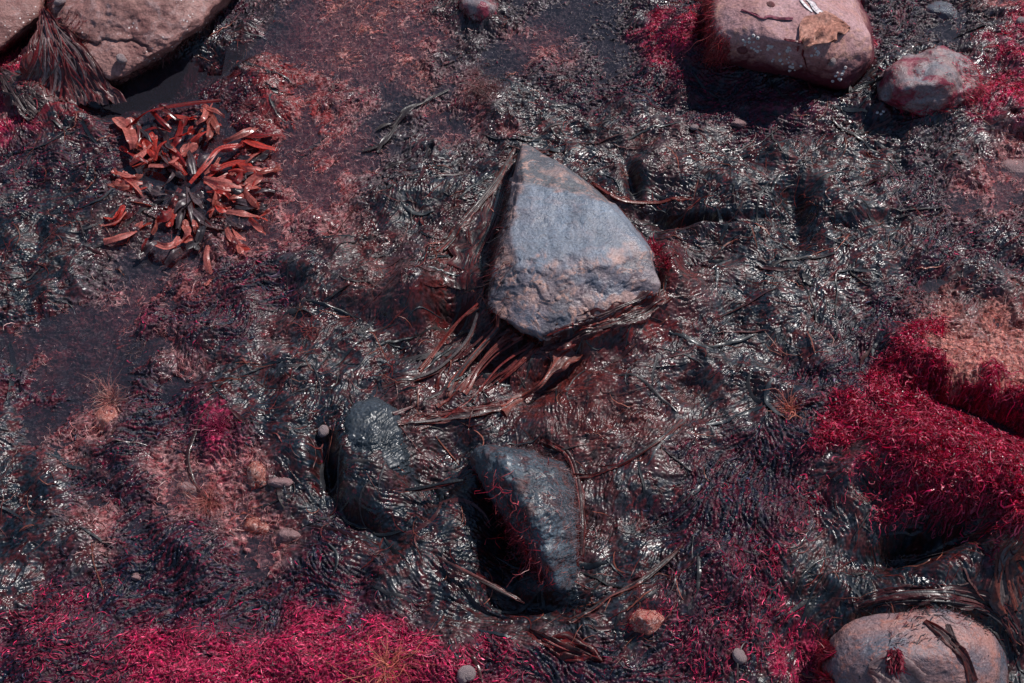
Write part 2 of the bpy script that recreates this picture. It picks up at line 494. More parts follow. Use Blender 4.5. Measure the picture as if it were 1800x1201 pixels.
# crimson flecks in the grainy dark weed, rusty threads in the black film
fl = np.clip(fftn(SH, 5.5, 0.4, 52) - 2.0, 0, 1) * (Wt[3] + 0.6 * Wt[8] + 0.3 * Wt[0])
colr += fl[..., None] * np.array([0.30, 0.008, 0.045], F32)
fl2 = np.clip(ridge(lic(fftn(SH, 9, 0.4, 53), 12), 0.16), 0, 1) * np.clip(fftn(SH, 40, 0.5, 54), 0, 1.2) * (Wt[0] + Wt[1] + Wt[2])
colr += fl2[..., None] * np.array([0.13, 0.010, 0.012], F32)
for px, py, rx, ry, c_, a_ in [(500,170,60,110,(0.17,0.010,0.012),1.0),(430,280,110,70,(0.12,0.010,0.012),.8),(560,240,40,110,(0.20,0.014,0.016),.7),(120,170,130,60,(0.14,0.010,0.016),.9),
        (330,160,90,40,(0.08,0.006,0.010),.6),(1110,720,150,70,(0.09,0.018,0.014),.5),(1085,585,110,34,(0.13,0.010,0.009),.95),(1175,480,30,60,(0.10,0.008,0.010),.8),(960,690,130,60,(0.10,0.012,0.010),.7),(760,560,120,60,(0.08,0.008,0.008),.5),(110,620,50,22,(0.20,0.04,0.05),.8),
        (235,560,60,24,(0.17,0.03,0.05),.8),(320,515,70,22,(0.20,0.05,0.05),.7),(1250,90,60,60,(0.10,0.004,0.012),.7),(1390,200,90,30,(0.12,0.006,0.03),.6),(60,700,80,30,(0.10,0.006,0.02),.5)]:
    g_ = np.exp(-(((U - px) / rx) ** 2 + ((V_ - py) / ry) ** 2)) * np.clip(0.6 + 0.8 * fftn(SH, 22, 0.7, int(px)), 0, 1.3) * a_
    g_ = np.clip(g_, 0, 1)[..., None].astype(F32)
    colr = colr * (1 - g_) + np.array(c_, F32) * g_
U1, V1 = to_px(GX, GY, H)
keep_v = (U1 > -190) & (U1 < 1990) & (V1 > -150) & (V1 < 1540)
CLS = Wt.argmax(0)
fam = np.zeros(10, int)
for k, ch in enumerate(TYPES): fam[k] = {'k': 0, 'g': 0, 'r': 0, 'n': 1, 'm': 2, 'c': 2, 'p': 3, 'o': 3, 'w': 4, 'd': 4}[ch]
FAM = fam[CLS]
VV = np.stack([GX, GY, H], -1).reshape(-1, 3)
CC = colr.reshape(-1, 3)
FQ = grid_faces(NY, NX)
kf = keep_v.ravel()[FQ].any(1)
FQ = FQ[kf]
ff = FAM.ravel()[FQ[:, 0]]
famdef = [('dark_seaweed_mat', M_LAVER, 'glossy black and brown wrinkled wet seaweed film over the stones', 'seaweed mat'),
          ('grainy_seaweed', M_GRAIN, 'dark navy grainy seaweed with small crimson flecks', 'seaweed'),
          ('crimson_seaweed_mat', M_MOSS, 'bright crimson matted seaweed along the bottom and right edges', 'seaweed'),
          ('pink_turf', M_TURF, 'dusty pink and orange fuzzy turf under shallow water', 'algae turf'),
          ('ground', M_GRAIN, None, None)]
for k, (nm, mt, lb, ct) in enumerate(famdef):
    f = FQ[ff == k]
    used, inv = np.unique(f, return_inverse=True)
    o = obj(nm, mesh_np(nm, VV[used], inv.reshape(-1, 4), mt, CC[used]))
    if nm == 'ground': tag(o, kind='structure')
    else: tag(o, lb, ct, kind='stuff')
del VV, CC, FQ, ff, U1, V1

# wide seabed around and beneath, to the horizon
def outer_ground():
    xs = np.concatenate([[-200, -60, -20, -8], np.arange(-4, 4.01, 0.03), [8, 20, 60, 200]])
    X, Y = np.meshgrid(xs, xs)
    p = np.stack([X.ravel() * 1.0, Y.ravel() * 1.0, np.zeros(X.size)], 1)
    z = 0.01 + 0.04 * fbm(p, 2.2, 4) + 0.02 * fbm(p + 9, 11.0, 3)
    ins = (p[:, 0] > X0 + 0.1) & (p[:, 0] < X1 - 0.1) & (p[:, 1] > Y0 + 0.08) & (p[:, 1] < Y1 - 0.08)
    uu, vv = to_px(p[:, 0], p[:, 1])
    ins &= (uu > -170) & (uu < 1970) & (vv > -130) & (vv < 1510)
    z = np.where(ins, -0.16, z)
    p[:, 2] = z
    cc = np.where((fbm(p, 3.0, 3) > 0.15)[:, None], np.array([[0.03, 0.012, 0.014]]), np.array([[0.010, 0.012, 0.018]]))
    return obj('seabed', mesh_np('seabed', p, grid_faces(*X.shape), M_GRAIN, cc))
tag(outer_ground(), kind='structure')

# still, murky water standing at level zero
mw, t, b, out = newmat('murky_water')
t.nodes.remove(b)
fr = N(t, 'ShaderNodeFresnel', IOR=1.4)
gl = N(t, 'ShaderNodeBsdfGlossy', Roughness=0.07)
tr = N(t, 'ShaderNodeBsdfTransparent', Color=(0.74, 0.72, 0.76, 1))
df = N(t, 'ShaderNodeBsdfDiffuse', Color=(0.045, 0.044, 0.060, 1))
m1 = N(t, 'ShaderNodeMixShader'); m1.inputs[0].default_value = 0.30
m2 = N(t, 'ShaderNodeMixShader')
nz = N(t, 'ShaderNodeTexNoise', Scale=26.0, Detail=2.0)
gg = N(t, 'ShaderNodeNewGeometry'); t.links.new(gg.outputs['Position'], nz.inputs['Vector'])
bp = N(t, 'ShaderNodeBump', Strength=0.12, Distance=0.004)
t.links.new(nz.outputs[0], bp.inputs['Height']); t.links.new(bp.outputs[0], gl.inputs['Normal']); t.links.new(bp.outputs[0], fr.inputs['Normal'])
t.links.new(fr.outputs[0], m2.inputs[0]); t.links.new(tr.outputs[0], m1.inputs[1]); t.links.new(df.outputs[0], m1.inputs[2])
t.links.new(m1.outputs[0], m2.inputs[1]); t.links.new(gl.outputs[0], m2.inputs[2]); t.links.new(m2.outputs[0], out.inputs[0])
pool = blur(Wt[6] + Wt[7] + Wt[8] + Wt[9], 22)
xs = np.arange(X0, X1, 0.01); ys = np.arange(Y0, Y1 + 0.3, 0.01)
X, Y = np.meshgrid(xs, ys)
wf = grid_faces(*X.shape)
wf = wf[(gs(pool, X.ravel(), Y.ravel())[wf] > 0.05).any(1)]
wu_, wi_ = np.unique(wf, return_inverse=True)
WV = np.stack([X.ravel(), Y.ravel(), np.zeros(X.size)], 1)[wu_]
tag(obj('water', mesh_np('water', WV, wi_.reshape(-1, 4), mw)), kind='structure')

# ------------------------------------------------------------------ rocks
def hull_planes(pts):
    bm = bmesh.new()
    for p in pts: bm.verts.new(p)
    r = bmesh.ops.convex_hull(bm, input=bm.verts)
    cen = sum((Vector(p) for p in pts), Vector()) / len(pts)
    bm.normal_update()
    pl = []
    for f in bm.faces:
        n = f.normal.copy(); d = n.dot(f.verts[0].co - cen)
        if d < 0: n, d = -n, -d
        pl.append((n, d))
    bm.free()
    return cen, pl
ROCK_BVH = []
def rock(name, pts, mat, label, cat='rock', sub=6, p=22, chips=10, amp=(0.006, 0.003, 0.0015), seed=1, wr=0.0, chipd=(0.90, 0.98), base=None, tint=None, basez=-0.05, smooth=True, grp=None, dispf=None):
    """pts: (px, py, z) corners of the stone; base: footprint ring at basez"""
    P3 = [P(a, b_, z) for a, b_, z in pts]
    if base: P3 += [P(a, b_, basez) for a, b_ in base]
    cen, pl = hull_planes(P3)
    rr = random.Random(seed)
    nrm = np.array([n[:] for n, d in pl]); dd = np.array([d for n, d in pl])
    rel = np.array([(q - cen)[:] for q in P3])
    for _ in range(chips):
        n = np.array([rr.gauss(0, 1), rr.gauss(0, 1), abs(rr.gauss(0, 0.8))]); n /= np.linalg.norm(n)
        nrm = np.vstack([nrm, n]); dd = np.append(dd, (rel @ n).max() * rr.uniform(*chipd))
    bm = bmesh.new(); bmesh.ops.create_icosphere(bm, subdivisions=sub, radius=1.0)
    D = np.array([v.co[:] for v in bm.verts], F32)
    Fc = np.array([[v.index for v in f.verts] for f in bm.faces]); bm.free()
    size = rel.max(0) - rel.min(0)
    D = D * (size / size.max())[None, :]; D /= np.linalg.norm(D, axis=1)[:, None]
    q = (nrm @ D.T) / dd[:, None]
    q = np.clip(q, 0, None)
    r = (q ** p).sum(0) ** (-1.0 / p)
    X = D * r[:, None]
    s0 = seed * 3.7
    g1 = fbm(X + s0, 9.0, 2)
    steps = fbm(X * np.array([1, 1, 1.6]) + s0 + 3, 20.0, 3)
    disp = amp[0] * g1 + amp[1] * (np.round(steps * 3) / 3 * 0.7 + 0.5 * steps) + amp[2] * fbm(X + s0, 90.0, 3)
    W = X + np.array(cen)
    if wr:
        disp = disp + wr * (gs(WR, W[:, 0] + 0.6 * W[:, 2], W[:, 1] + 0.7 * W[:, 2]))
    if dispf is not None: disp = disp + dispf(W)
    W = W + D * disp[:, None]
    org = np.array([cen.x, cen.y, 0.0])
    col = None
    ext = None
    if tint is not None: col = tint(W)
    if isinstance(col, tuple): col, ext = col
    me = mesh_np(name, W - org, Fc, mat, col, smooth, ext)
    o = obj(name, me); o.location = org
    tag(o, label, cat, grp)
    ROCK_BVH.append(BVHTree.FromPolygons([tuple(x) for x in W.tolist()], Fc.tolist()))
    return o
def top_z(x, y):
    z = float(hz(x, y))
    for bv in ROCK_BVH:
        h = bv.ray_cast(Vector((x, y, 1.0)), Vector((0, 0, -1)))
        if h[0] is not None: z = max(z, h[0].z)
    return z

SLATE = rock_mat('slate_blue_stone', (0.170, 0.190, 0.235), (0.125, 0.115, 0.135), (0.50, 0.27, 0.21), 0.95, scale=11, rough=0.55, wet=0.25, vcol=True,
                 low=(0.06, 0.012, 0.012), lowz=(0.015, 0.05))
PINKR = rock_mat('pink_brown_stone', (0.30, 0.145, 0.125), (0.20, 0.080, 0.070), (0.36, 0.23, 0.22), 0.6, speck=(95, (0.75, 0.65, 0.62), 0.52), scale=10, rough=0.7, wet=0.15)
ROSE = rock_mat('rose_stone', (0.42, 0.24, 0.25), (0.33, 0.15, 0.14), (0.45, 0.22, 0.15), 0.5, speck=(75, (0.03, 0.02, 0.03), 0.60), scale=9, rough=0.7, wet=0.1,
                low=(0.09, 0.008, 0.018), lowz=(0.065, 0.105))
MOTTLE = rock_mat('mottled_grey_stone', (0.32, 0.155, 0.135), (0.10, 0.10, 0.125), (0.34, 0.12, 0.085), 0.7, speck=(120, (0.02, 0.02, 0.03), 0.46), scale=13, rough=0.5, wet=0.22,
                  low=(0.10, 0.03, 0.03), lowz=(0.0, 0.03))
REDGREY = rock_mat('grey_stone_red_growth', (0.17, 0.16, 0.18), (0.24, 0.13, 0.12), (0.34, 0.14, 0.14), 0.5, scale=13, rough=0.45, wet=0.2, red=0.85)
PEB = rock_mat('pebble_stone', (0.26, 0.14, 0.14), (0.17, 0.09, 0.09), (0.40, 0.30, 0.30), 0.4, scale=40, rough=0.5, wet=0.2)
BLUEP = rock_mat('blue_pebble_stone', (0.09, 0.10, 0.13), (0.06, 0.065, 0.08), (0.16, 0.14, 0.15), 0.4, scale=26, rough=0.35, wet=0.15)

def crack(line, wpx, depth):
    L_ = np.array(line, float)
    def f(W):
        u, v = to_px(W[:, 0], W[:, 1], W[:, 2])
        u = u + 5 * fbm(W, 60.0, 2); v = v + 5 * fbm(W + 3, 60.0, 2)
        d = np.full(len(u), 1e9)
        for (ax, ay), (bx, by) in zip(L_[:-1], L_[1:]):
            t_ = np.clip(((u - ax) * (bx - ax) + (v - ay) * (by - ay)) / ((bx - ax) ** 2 + (by - ay) ** 2), 0, 1)
            d = np.minimum(d, np.hypot(u - ax - t_ * (bx - ax), v - ay - t_ * (by - ay)))
        return (-depth * np.exp(-(d / wpx) ** 2)).astype(F32)
    return f
def sst(x): x = np.clip(x, 0, 1); return x * x * (3 - 2 * x)
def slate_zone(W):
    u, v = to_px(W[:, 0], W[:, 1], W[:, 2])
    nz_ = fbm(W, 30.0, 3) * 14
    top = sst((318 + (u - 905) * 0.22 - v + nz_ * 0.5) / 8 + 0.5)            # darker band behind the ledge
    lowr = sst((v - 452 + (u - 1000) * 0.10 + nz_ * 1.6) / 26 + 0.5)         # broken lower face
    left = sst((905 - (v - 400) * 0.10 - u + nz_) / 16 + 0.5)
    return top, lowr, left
def slate_disp(W):
    top, lowr, left = slate_zone(W)
    f = fbm(W * np.array([1, 1, 1.5]) + 2, 15.0, 3)
    cr = np.abs(fbm(W + 8, 14.0, 3))
    return (-0.007 * top + 0.003 * top * np.round(f * 3) / 3 + lowr * (0.0045 * np.round(f * 2.5) / 2.5 + 0.002 * f) - 0.004 * lowr
            - 0.004 * np.exp(-cr / 0.02) * np.maximum(lowr, left)).astype(F32)
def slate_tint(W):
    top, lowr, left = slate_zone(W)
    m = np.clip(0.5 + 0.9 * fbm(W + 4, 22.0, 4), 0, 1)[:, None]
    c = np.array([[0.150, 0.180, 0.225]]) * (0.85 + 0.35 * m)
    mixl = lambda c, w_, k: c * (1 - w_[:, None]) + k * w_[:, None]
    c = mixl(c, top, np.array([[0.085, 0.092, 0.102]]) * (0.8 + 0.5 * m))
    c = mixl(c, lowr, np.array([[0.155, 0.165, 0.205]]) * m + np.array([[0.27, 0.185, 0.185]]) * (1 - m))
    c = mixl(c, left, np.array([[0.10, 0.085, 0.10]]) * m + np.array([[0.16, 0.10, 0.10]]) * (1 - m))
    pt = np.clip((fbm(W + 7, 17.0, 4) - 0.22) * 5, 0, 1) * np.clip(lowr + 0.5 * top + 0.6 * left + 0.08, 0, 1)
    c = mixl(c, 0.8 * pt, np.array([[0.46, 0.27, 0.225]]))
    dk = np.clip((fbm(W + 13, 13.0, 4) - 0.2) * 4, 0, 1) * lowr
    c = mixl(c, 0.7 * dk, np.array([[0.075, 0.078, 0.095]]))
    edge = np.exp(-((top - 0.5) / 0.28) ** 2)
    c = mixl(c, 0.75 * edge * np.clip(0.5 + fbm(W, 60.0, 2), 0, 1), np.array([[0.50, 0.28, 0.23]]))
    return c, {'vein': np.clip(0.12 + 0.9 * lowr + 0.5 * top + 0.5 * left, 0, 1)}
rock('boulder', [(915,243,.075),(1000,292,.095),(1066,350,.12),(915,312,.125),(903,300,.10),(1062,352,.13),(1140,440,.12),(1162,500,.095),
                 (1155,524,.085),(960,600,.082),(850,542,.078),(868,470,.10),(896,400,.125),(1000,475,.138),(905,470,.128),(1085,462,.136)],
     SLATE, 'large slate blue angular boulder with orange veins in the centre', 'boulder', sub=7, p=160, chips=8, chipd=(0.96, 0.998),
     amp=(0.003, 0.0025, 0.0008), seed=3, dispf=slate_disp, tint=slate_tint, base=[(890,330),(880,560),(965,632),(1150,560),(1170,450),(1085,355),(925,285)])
rock('boulder', [(100,-60,.13),(480,-110,.10),(350,20,.10),(355,45,.085),(300,82,.08),(250,100,.075),(200,140,.055),(160,128,.06),(140,80,.09),(90,20,.10),(180,-10,.14),(300,-20,.14)],
     PINKR, 'broad pinkish brown boulder at the top left with white specks', 'boulder', sub=7, p=30, chips=10,
     amp=(0.006, 0.005, 0.002), seed=5, dispf=crack([(140,74),(165,82),(185,73),(215,74),(240,76),(258,84),(262,92)], 3.0, 0.010), base=[(80,60),(170,160),(215,160),(360,70),(400,-40),(500,-160),(60,-120)])
rock('rock', [(-120,-60,.10),(60,-60,.10),(78,20,.075),(70,34,.06),(20,72,.05),(-10,96,.05),(-120,120,.05),(0,10,.10)],
     PINKR, 'brown slab cut off by the left edge beside the draped seaweed', sub=6, p=26, chips=8, seed=6,
     base=[(-150,130),(0,110),(85,50),(90,-60),(-150,-90)])
rock('boulder', [(1250,0,.13),(1290,-60,.13),(1475,-60,.13),(1502,20,.13),(1532,66,.11),(1530,104,.085),(1492,158,.035),(1440,150,.03),(1300,114,.05),(1246,98,.07),
                 (1262,60,.12),(1310,60,.15),(1420,80,.155),(1450,10,.17),(1330,10,.16)],
     ROSE, 'rose pink boulder with white barnacles at the top right', 'boulder', sub=7, p=60, chips=7, chipd=(0.94, 0.99),
     amp=(0.006, 0.003, 0.0012), seed=8, base=[(1240,110),(1310,135),(1440,162),(1496,166),(1540,110),(1520,0),(1480,-90),(1290,-90),(1235,0)])
rock('rock', [(1550,130,.08),(1600,95,.085),(1650,82,.085),(1700,110,.07),(1728,165,.04),(1670,205,.03),(1620,200,.04),(1545,180,.05),(1640,140,.11),(1590,150,.105),(1668,210,.01)],
     REDGREY, 'small grey rock with crimson growth right of the rose boulder', sub=6, p=40, chips=9, seed=9,
     amp=(0.010, 0.007, 0.0025), base=[(1530,190),(1660,232),(1740,190),(1720,100),(1640,90),(1550,120)])
rock('boulder', [(1432,1110,.07),(1470,1078,.09),(1560,1062,.11),(1680,1064,.11),(1740,1090,.10),(1780,1150,.07),(1780,1210,.05),(1600,1150,.15),(1680,1150,.15),(1520,1150,.14),
                 (1430,1180,.06),(1450,1260,.05),(1600,1280,.06),(1740,1270,.06)],
     MOTTLE, 'rounded mottled pink and grey boulder at the bottom right', 'boulder', sub=7, p=12, chips=6,
     amp=(0.006, 0.002, 0.0010), seed=11, base=[(1425,1130),(1480,1100),(1700,1090),(1790,1150),(1800,1250),(1600,1330),(1430,1270)])
rock('rock', [(810,0,.04),(845,-10,.05),(878,8,.045),(872,35,.02),(835,45,.01),(812,25,.03),(840,10,.06)],
     REDGREY, 'little grey stone in the pool at the top centre', sub=5, p=14, chips=6, seed=12, amp=(0.006, 0.004, 0.0015),
     base=[(795,20),(830,60),(885,40),(890,0),(840,-30),(800,-10)])

def weed_tint(a, b_, s=14.0, c=None):
    a = np.array(a); b_ = np.array(b_)
    def f(W):
        k = np.clip(0.5 + 1.2 * fbm(W, s, 3), 0, 1)[:, None]
        o = a * (1 - k) + b_ * k
        if c is not None:
            k2 = np.clip(-0.3 + 2.2 * fbm(W + 5, s * 2.2, 3), 0, 1)[:, None]
            o = o * (1 - k2) + np.array(c) * k2
        return o
    return f
M_SKIN = weed_mat('seaweed_skin', rough=0.42, bumps=0.45, spec=0.5)
hairy = rock('rock', [(808,778,.09),(845,770,.12),(935,782,.10),(990,812,.07),(1014,860,.05),(1020,960,.045),(1014,1030,.04),(994,1064,.035),
              (852,800,.125),(918,850,.135),(952,930,.115),(968,1000,.09),(980,1050,.06),(975,900,.105),(985,990,.06)],
     M_SKIN, 'long dark blue rock covered in fine combed hairs, lower centre', sub=7, p=9, chips=0, amp=(0.008, 0.003, 0.001), seed=14, wr=0.7, dispf=lambda W: (0.006 * fbm(W + 1, 28.0, 3)).astype(F32),
     base=[(820,830),(880,880),(940,985),(985,1070),(1022,1085),(1050,980),(1050,860),(1000,800),(860,780)],
     tint=weed_tint((0.065, 0.085, 0.105), (0.030, 0.042, 0.056), 18, (0.06, 0.028, 0.03)))
covered = rock('rock', [(598,735,.055),(640,692,.05),(690,705,.05),(730,760,.04),(738,830,.015),(700,895,.01),(640,900,.015),(598,850,.045),(590,790,.055),(650,750,.075),(672,810,.06)],
     M_LAVER, 'rounded rock wrapped in smooth grey blue seaweed left of the hairy rock', sub=7, p=9, chips=5, amp=(0.010, 0.005, 0.001), seed=15, wr=0.8,
     base=[(592,740),(650,690),(770,760),(780,860),(710,930),(620,910),(592,850)],
     tint=weed_tint((0.035, 0.042, 0.052), (0.012, 0.018, 0.024), 16))
def pebble(px, py, rx, ry, h, mat, label, seed, cat='stone', z=None, sub=5, p=24):
    c = P(px, py, 0.0); zz = top_z(c.x, c.y) - h * 0.55 if z is None else z
    pts = []
    for k in range(9):
        a = k / 9 * 2 * math.pi
        q = 0.85 + 0.3 * random.Random(seed * 31 + k).random()
        pts.append((px + rx * q * math.cos(a), py + ry * q * math.sin(a), zz + h * 0.25))
    pts += [(px - rx * .3, py - ry * .1, zz + h), (px + rx * .3, py, zz + h * .9)]
    return rock('stone', pts, mat, label, cat, sub=sub, p=p, chips=12, amp=(0.004, 0.003, 0.0008), seed=seed,
                base=[(px + rx * .8 * math.cos(a), py + ry * .8 * math.sin(a)) for a in (0, 1.2, 2.4, 3.6, 4.8)], basez=zz - h * 0.5)
ORANGE = rock_mat('orange_stone', (0.42, 0.17, 0.13), (0.30, 0.06, 0.04), (0.70, 0.50, 0.45), 0.8, scale=35, rough=0.5, wet=0.2)
pebble(1132, 1088, 34, 26, 0.035, ORANGE, 'pale orange stone caught in red threads near the bottom', 31)
pebble(1298, 217, 20, 11, 0.02, PEB, 'small pale pink pebble in the dark weed below the rose boulder', 32)
pebble(1652, 20, 38, 24, 0.03, BLUEP, 'smooth round grey stone half sunk in the pool at the top right', 33)
pebble(1252, 962, 36, 30, 0.025, BLUEP, 'smooth blue grey stone lying in the crimson flecked weed', 34)
pebble(452, 830, 22, 30, 0.025, ORANGE, 'bright orange broken stone left of the wrapped rock', 35)
pebble(492, 848, 22, 10, 0.015, PEB, 'small pinkish stone beside the bright orange one', 36)
pebble(330, 858, 36, 30, 0.03, PEB, 'pinkish stone furred with threads at the left', 37)
pebble(452, 925, 32, 22, 0.025, ORANGE, 'dull orange flat stone under threads, lower left', 38)
pebble(508, 942, 28, 22, 0.022, PEB, 'cracked rosy stone right of the dull orange flat stone', 39)
pebble(236, 1015, 12, 8, 0.012, PEB, 'tiny pink pebble in the dark weed, lower left', 40)
pebble(1790, 290, 60, 40, 0.03, PEB, 'pale pink stone at the right edge under wet film', 41)
pebble(1785, 950, 30, 24, 0.03, ORANGE, 'wet orange stone at the right edge below the crimson bank', 42)
pebble(190, 740, 26, 26, 0.03, ORANGE, 'furry orange lump in the weed at the left', 43)

# ------------------------------------------------------------------ strands: many thin curved blades in one go
def pick(weight, n, seed):
    r = np.random.default_rng(seed)
    wv = (weight * keep_v).ravel().astype(np.float64)
    idx = np.searchsorted(np.cumsum(wv) / wv.sum(), r.random(n))
    j, i = np.divmod(idx, NX)
    return X0 + (i + r.random(n)) * CELL, Y0 + (j + r.random(n)) * CELL
def strands(name, x, y, S, L, Wd, seed, lift=0.004, curl=0.6, spread=0.3, twist=0.6, tilt=0.0, cols=((0.1, 0.01, 0.01),), th=None, mat=None, cross=2,
            z0=None, zfun=None, off=0.0006, wig=0.3, profile='leaf', vary=0.35, follow=1.0, dz=0.0):
    r = np.random.default_rng(seed)
    n = len(x)
    a = (gs(TH, x, y) if th is None else th) + np.where(r.random(n) < 0.5, 0, math.pi) + r.normal(0, spread, n)
    L = L * np.exp(r.normal(0, 0.35, n)); Wd = Wd * np.exp(r.normal(0, 0.35, n))
    st = L / (S - 1)
    k1 = r.normal(0, curl, n) / S
    px_, py_ = [x], [y]; an = [a]
    for s in range(S - 1):
        a = a + k1 + r.normal(0, wig, n) / math.sqrt(S)
        px_.append(px_[-1] + np.cos(a) * st); py_.append(py_[-1] + np.sin(a) * st); an.append(a)
    X = np.array(px_).T; Y = np.array(py_).T; A = np.array(an).T
    T = np.linspace(0, 1, S)[None, :]
    if zfun is not None: G = zfun(X, Y)
    elif z0 is not None: G = np.repeat(z0[:, None], S, 1)
    else: G = hz(X, Y)
    if follow < 1.0 and z0 is None: G = G[:, :1] * (1 - follow) + G * follow
    lf = np.abs(r.normal(0, 1, n))[:, None] * lift
    Z = G + off + lf * np.sin(np.pi * np.clip(T * r.uniform(0.5, 1.1, n)[:, None], 0, 1)) + (tilt * L * np.abs(r.normal(0.8, 0.5, n)))[:, None] * T + dz * T
    if profile == 'leaf': pr = np.sin(np.pi * (0.08 + 0.84 * T)) ** 0.7
    elif profile == 'taper': pr = 1 - 0.75 * T
    else: pr = np.ones_like(T)
    hw = (Wd[:, None] * pr) / 2
    ro = r.normal(0, twist, n)[:, None] + r.normal(0, twist, n)[:, None] * (T - 0.5) * 2
    nx_, ny_ = -np.sin(A), np.cos(A)
    off_x, off_y, off_z = nx_ * np.cos(ro), ny_ * np.cos(ro), np.sin(ro)
    cs = np.linspace(-1, 1, cross)
    Vt = np.zeros((n, S, cross, 3), F32)
    bow = (r.normal(0, 0.35, n)[:, None]) * hw
    for k, c in enumerate(cs):
        Vt[:, :, k, 0] = X + off_x * hw * c
        Vt[:, :, k, 1] = Y + off_y * hw * c
        Vt[:, :, k, 2] = Z + off_z * hw * c + bow * (1 - c * c)
    idx = np.arange(n * S * cross).reshape(n, S, cross)
    Fq = np.stack([idx[:, :-1, :-1], idx[:, :-1, 1:], idx[:, 1:, 1:], idx[:, 1:, :-1]], -1).reshape(-1, 4)
    cols = np.array(cols, F32)
    if cols.ndim == 2:
        cc = cols[r.integers(0, len(cols), n)]
    cc = cc * np.exp(r.normal(0, vary, n))[:, None]
    Cv = np.repeat(cc[:, None, :], S * cross, 1).reshape(-1, 3)
    return mesh_np(name, Vt.reshape(-1, 3), Fq, mat or M_STRAND, Cv)

Wk = {ch: Wt[k] for k, ch in enumerate(TYPES)}
lav = Wk['k'] + Wk['g'] + Wk['r']
# loose folded fronds lying over the film
x, y = pick(lav * (0.4 + np.clip(fold, 0, 1)), 600, 101)
o = obj('loose_seaweed_fronds', strands('loose_fronds', x, y, 13, 0.07, 0.005, 102, lift=0.0015, curl=1.0, spread=0.35, twist=0.35, cross=4, off=0.0005,
        cols=[(0.010, 0.014, 0.019), (0.024, 0.022, 0.024), (0.05, 0.012, 0.012), (0.012, 0.016, 0.021), (0.03, 0.024, 0.024)], mat=M_LAVER_FROND))
tag(o, 'loose wet folded fronds strewn over the dark seaweed mat', 'seaweed', kind='stuff')
x, y = pick(lav, 1800, 103)
o = obj('seaweed_wisps', strands('wisps', x, y, 12, 0.045, 0.0014, 104, lift=0.004, curl=1.4, spread=0.6, twist=0.6,
        cols=[(0.12, 0.02, 0.018), (0.07, 0.01, 0.01), (0.05, 0.04, 0.04), (0.20, 0.06, 0.04)]))
tag(o, 'fine reddish wisps scattered over the dark seaweed mat', 'seaweed', kind='stuff')
# grainy dark weed and its red crumbs
x, y = pick(Wk['n'] + 0.7 * Wk['m'] + 0.25 * Wk['w'] + 0.2 * Wk['d'], 18000, 105)
o = obj('crumbly_seaweed', strands('crumbs', x, y, 5, 0.009, 0.0016, 106, lift=0.001, curl=1.5, spread=0.5, twist=0.7, tilt=0.04, off=0.0, cross=3, vary=0.6,
        cols=[(0.010, 0.011, 0.022)] * 6 + [(0.022, 0.012, 0.024)] * 3 + [(0.16, 0.005, 0.028), (0.06, 0.004, 0.014)], mat=M_GRAIN))
tag(o, 'small dark navy and crimson crumbs of weed between the mats', 'seaweed', kind='stuff')
# matted crimson weed, combed along its slope
low = (V_ > 1000)
x, y = pick((Wk['c'] + 0.3 * Wk['m']) * low, 26000, 107)
o = obj('matted_crimson_seaweed', strands('matted', x, y, 7, 0.012, 0.0009, 108, lift=0.001, curl=1.5, spread=0.35, twist=0.7, tilt=0.02, cross=2, vary=0.5,
        cols=[(0.38, 0.008, 0.055), (0.28, 0.005, 0.04), (0.13, 0.003, 0.018), (0.42, 0.05, 0.10), (0.03, 0.003, 0.010)], mat=M_MOSS))
tag(o, 'combed crimson weed along the bottom edge', 'seaweed', kind='stuff')
x, y = pick((Wk['c'] + 0.35 * Wk['m']) * (~low) * (V_ < 480), 7000, 109)
o = obj('crimson_seaweed_fringe', strands('fringe', x, y, 8, 0.014, 0.0013, 110, lift=0.004, curl=2.2, spread=0.9, twist=0.9, tilt=0.15,
        cols=[(0.36, 0.006, 0.045), (0.22, 0.004, 0.03), (0.12, 0.003, 0.018), (0.4, 0.06, 0.08)]))
tag(o, 'crimson threads around the rocks at the top', 'seaweed', kind='stuff')
bare = np.exp(-(((U - 1730) / 90) ** 2 + ((V_ - 590) / 75) ** 2) ** 2)
x, y = pick((Wk['c'] + 0.05 * Wk['m'] + 0.8 * np.exp(-((U - 1670) / 120) ** 4 - ((V_ - 880) / 55) ** 4)) * (~low) * (V_ >= 480) * (U > 1150) * (1 - bare) * np.clip(0.7 + 0.6 * fftn(SH, 30, .6, 60), 0.05, 2), 30000, 111)
o = obj('curly_crimson_seaweed', strands('curly', x, y, 9, 0.019, 0.0016, 112, lift=0.005, curl=3.2, spread=1.4, twist=0.9, tilt=0.25, wig=2.0,
        cols=[(0.38, 0.006, 0.055), (0.30, 0.005, 0.04), (0.18, 0.003, 0.025), (0.10, 0.002, 0.014), (0.42, 0.06, 0.11)]))
tag(o, 'curly crimson weed heaped on the right hand bank', 'seaweed', kind='stuff')
# pink turf threads
x, y = pick((Wk['p'] + Wk['o']) + 0.03 * Wk['w'] + 0.01 * Wk['d'], 14000, 113)
o = obj('pink_turf_threads', strands('turf_threads', x, y, 9, 0.016, 0.0006, 114, lift=0.003, curl=3.0, spread=1.5, twist=0.8, tilt=0.10, wig=1.0,
        cols=[(0.42, 0.20, 0.19), (0.32, 0.10, 0.10), (0.26, 0.17, 0.18), (0.48, 0.29, 0.27)]))
tag(o, 'pale pink threads growing on the turf', 'algae', kind='stuff')

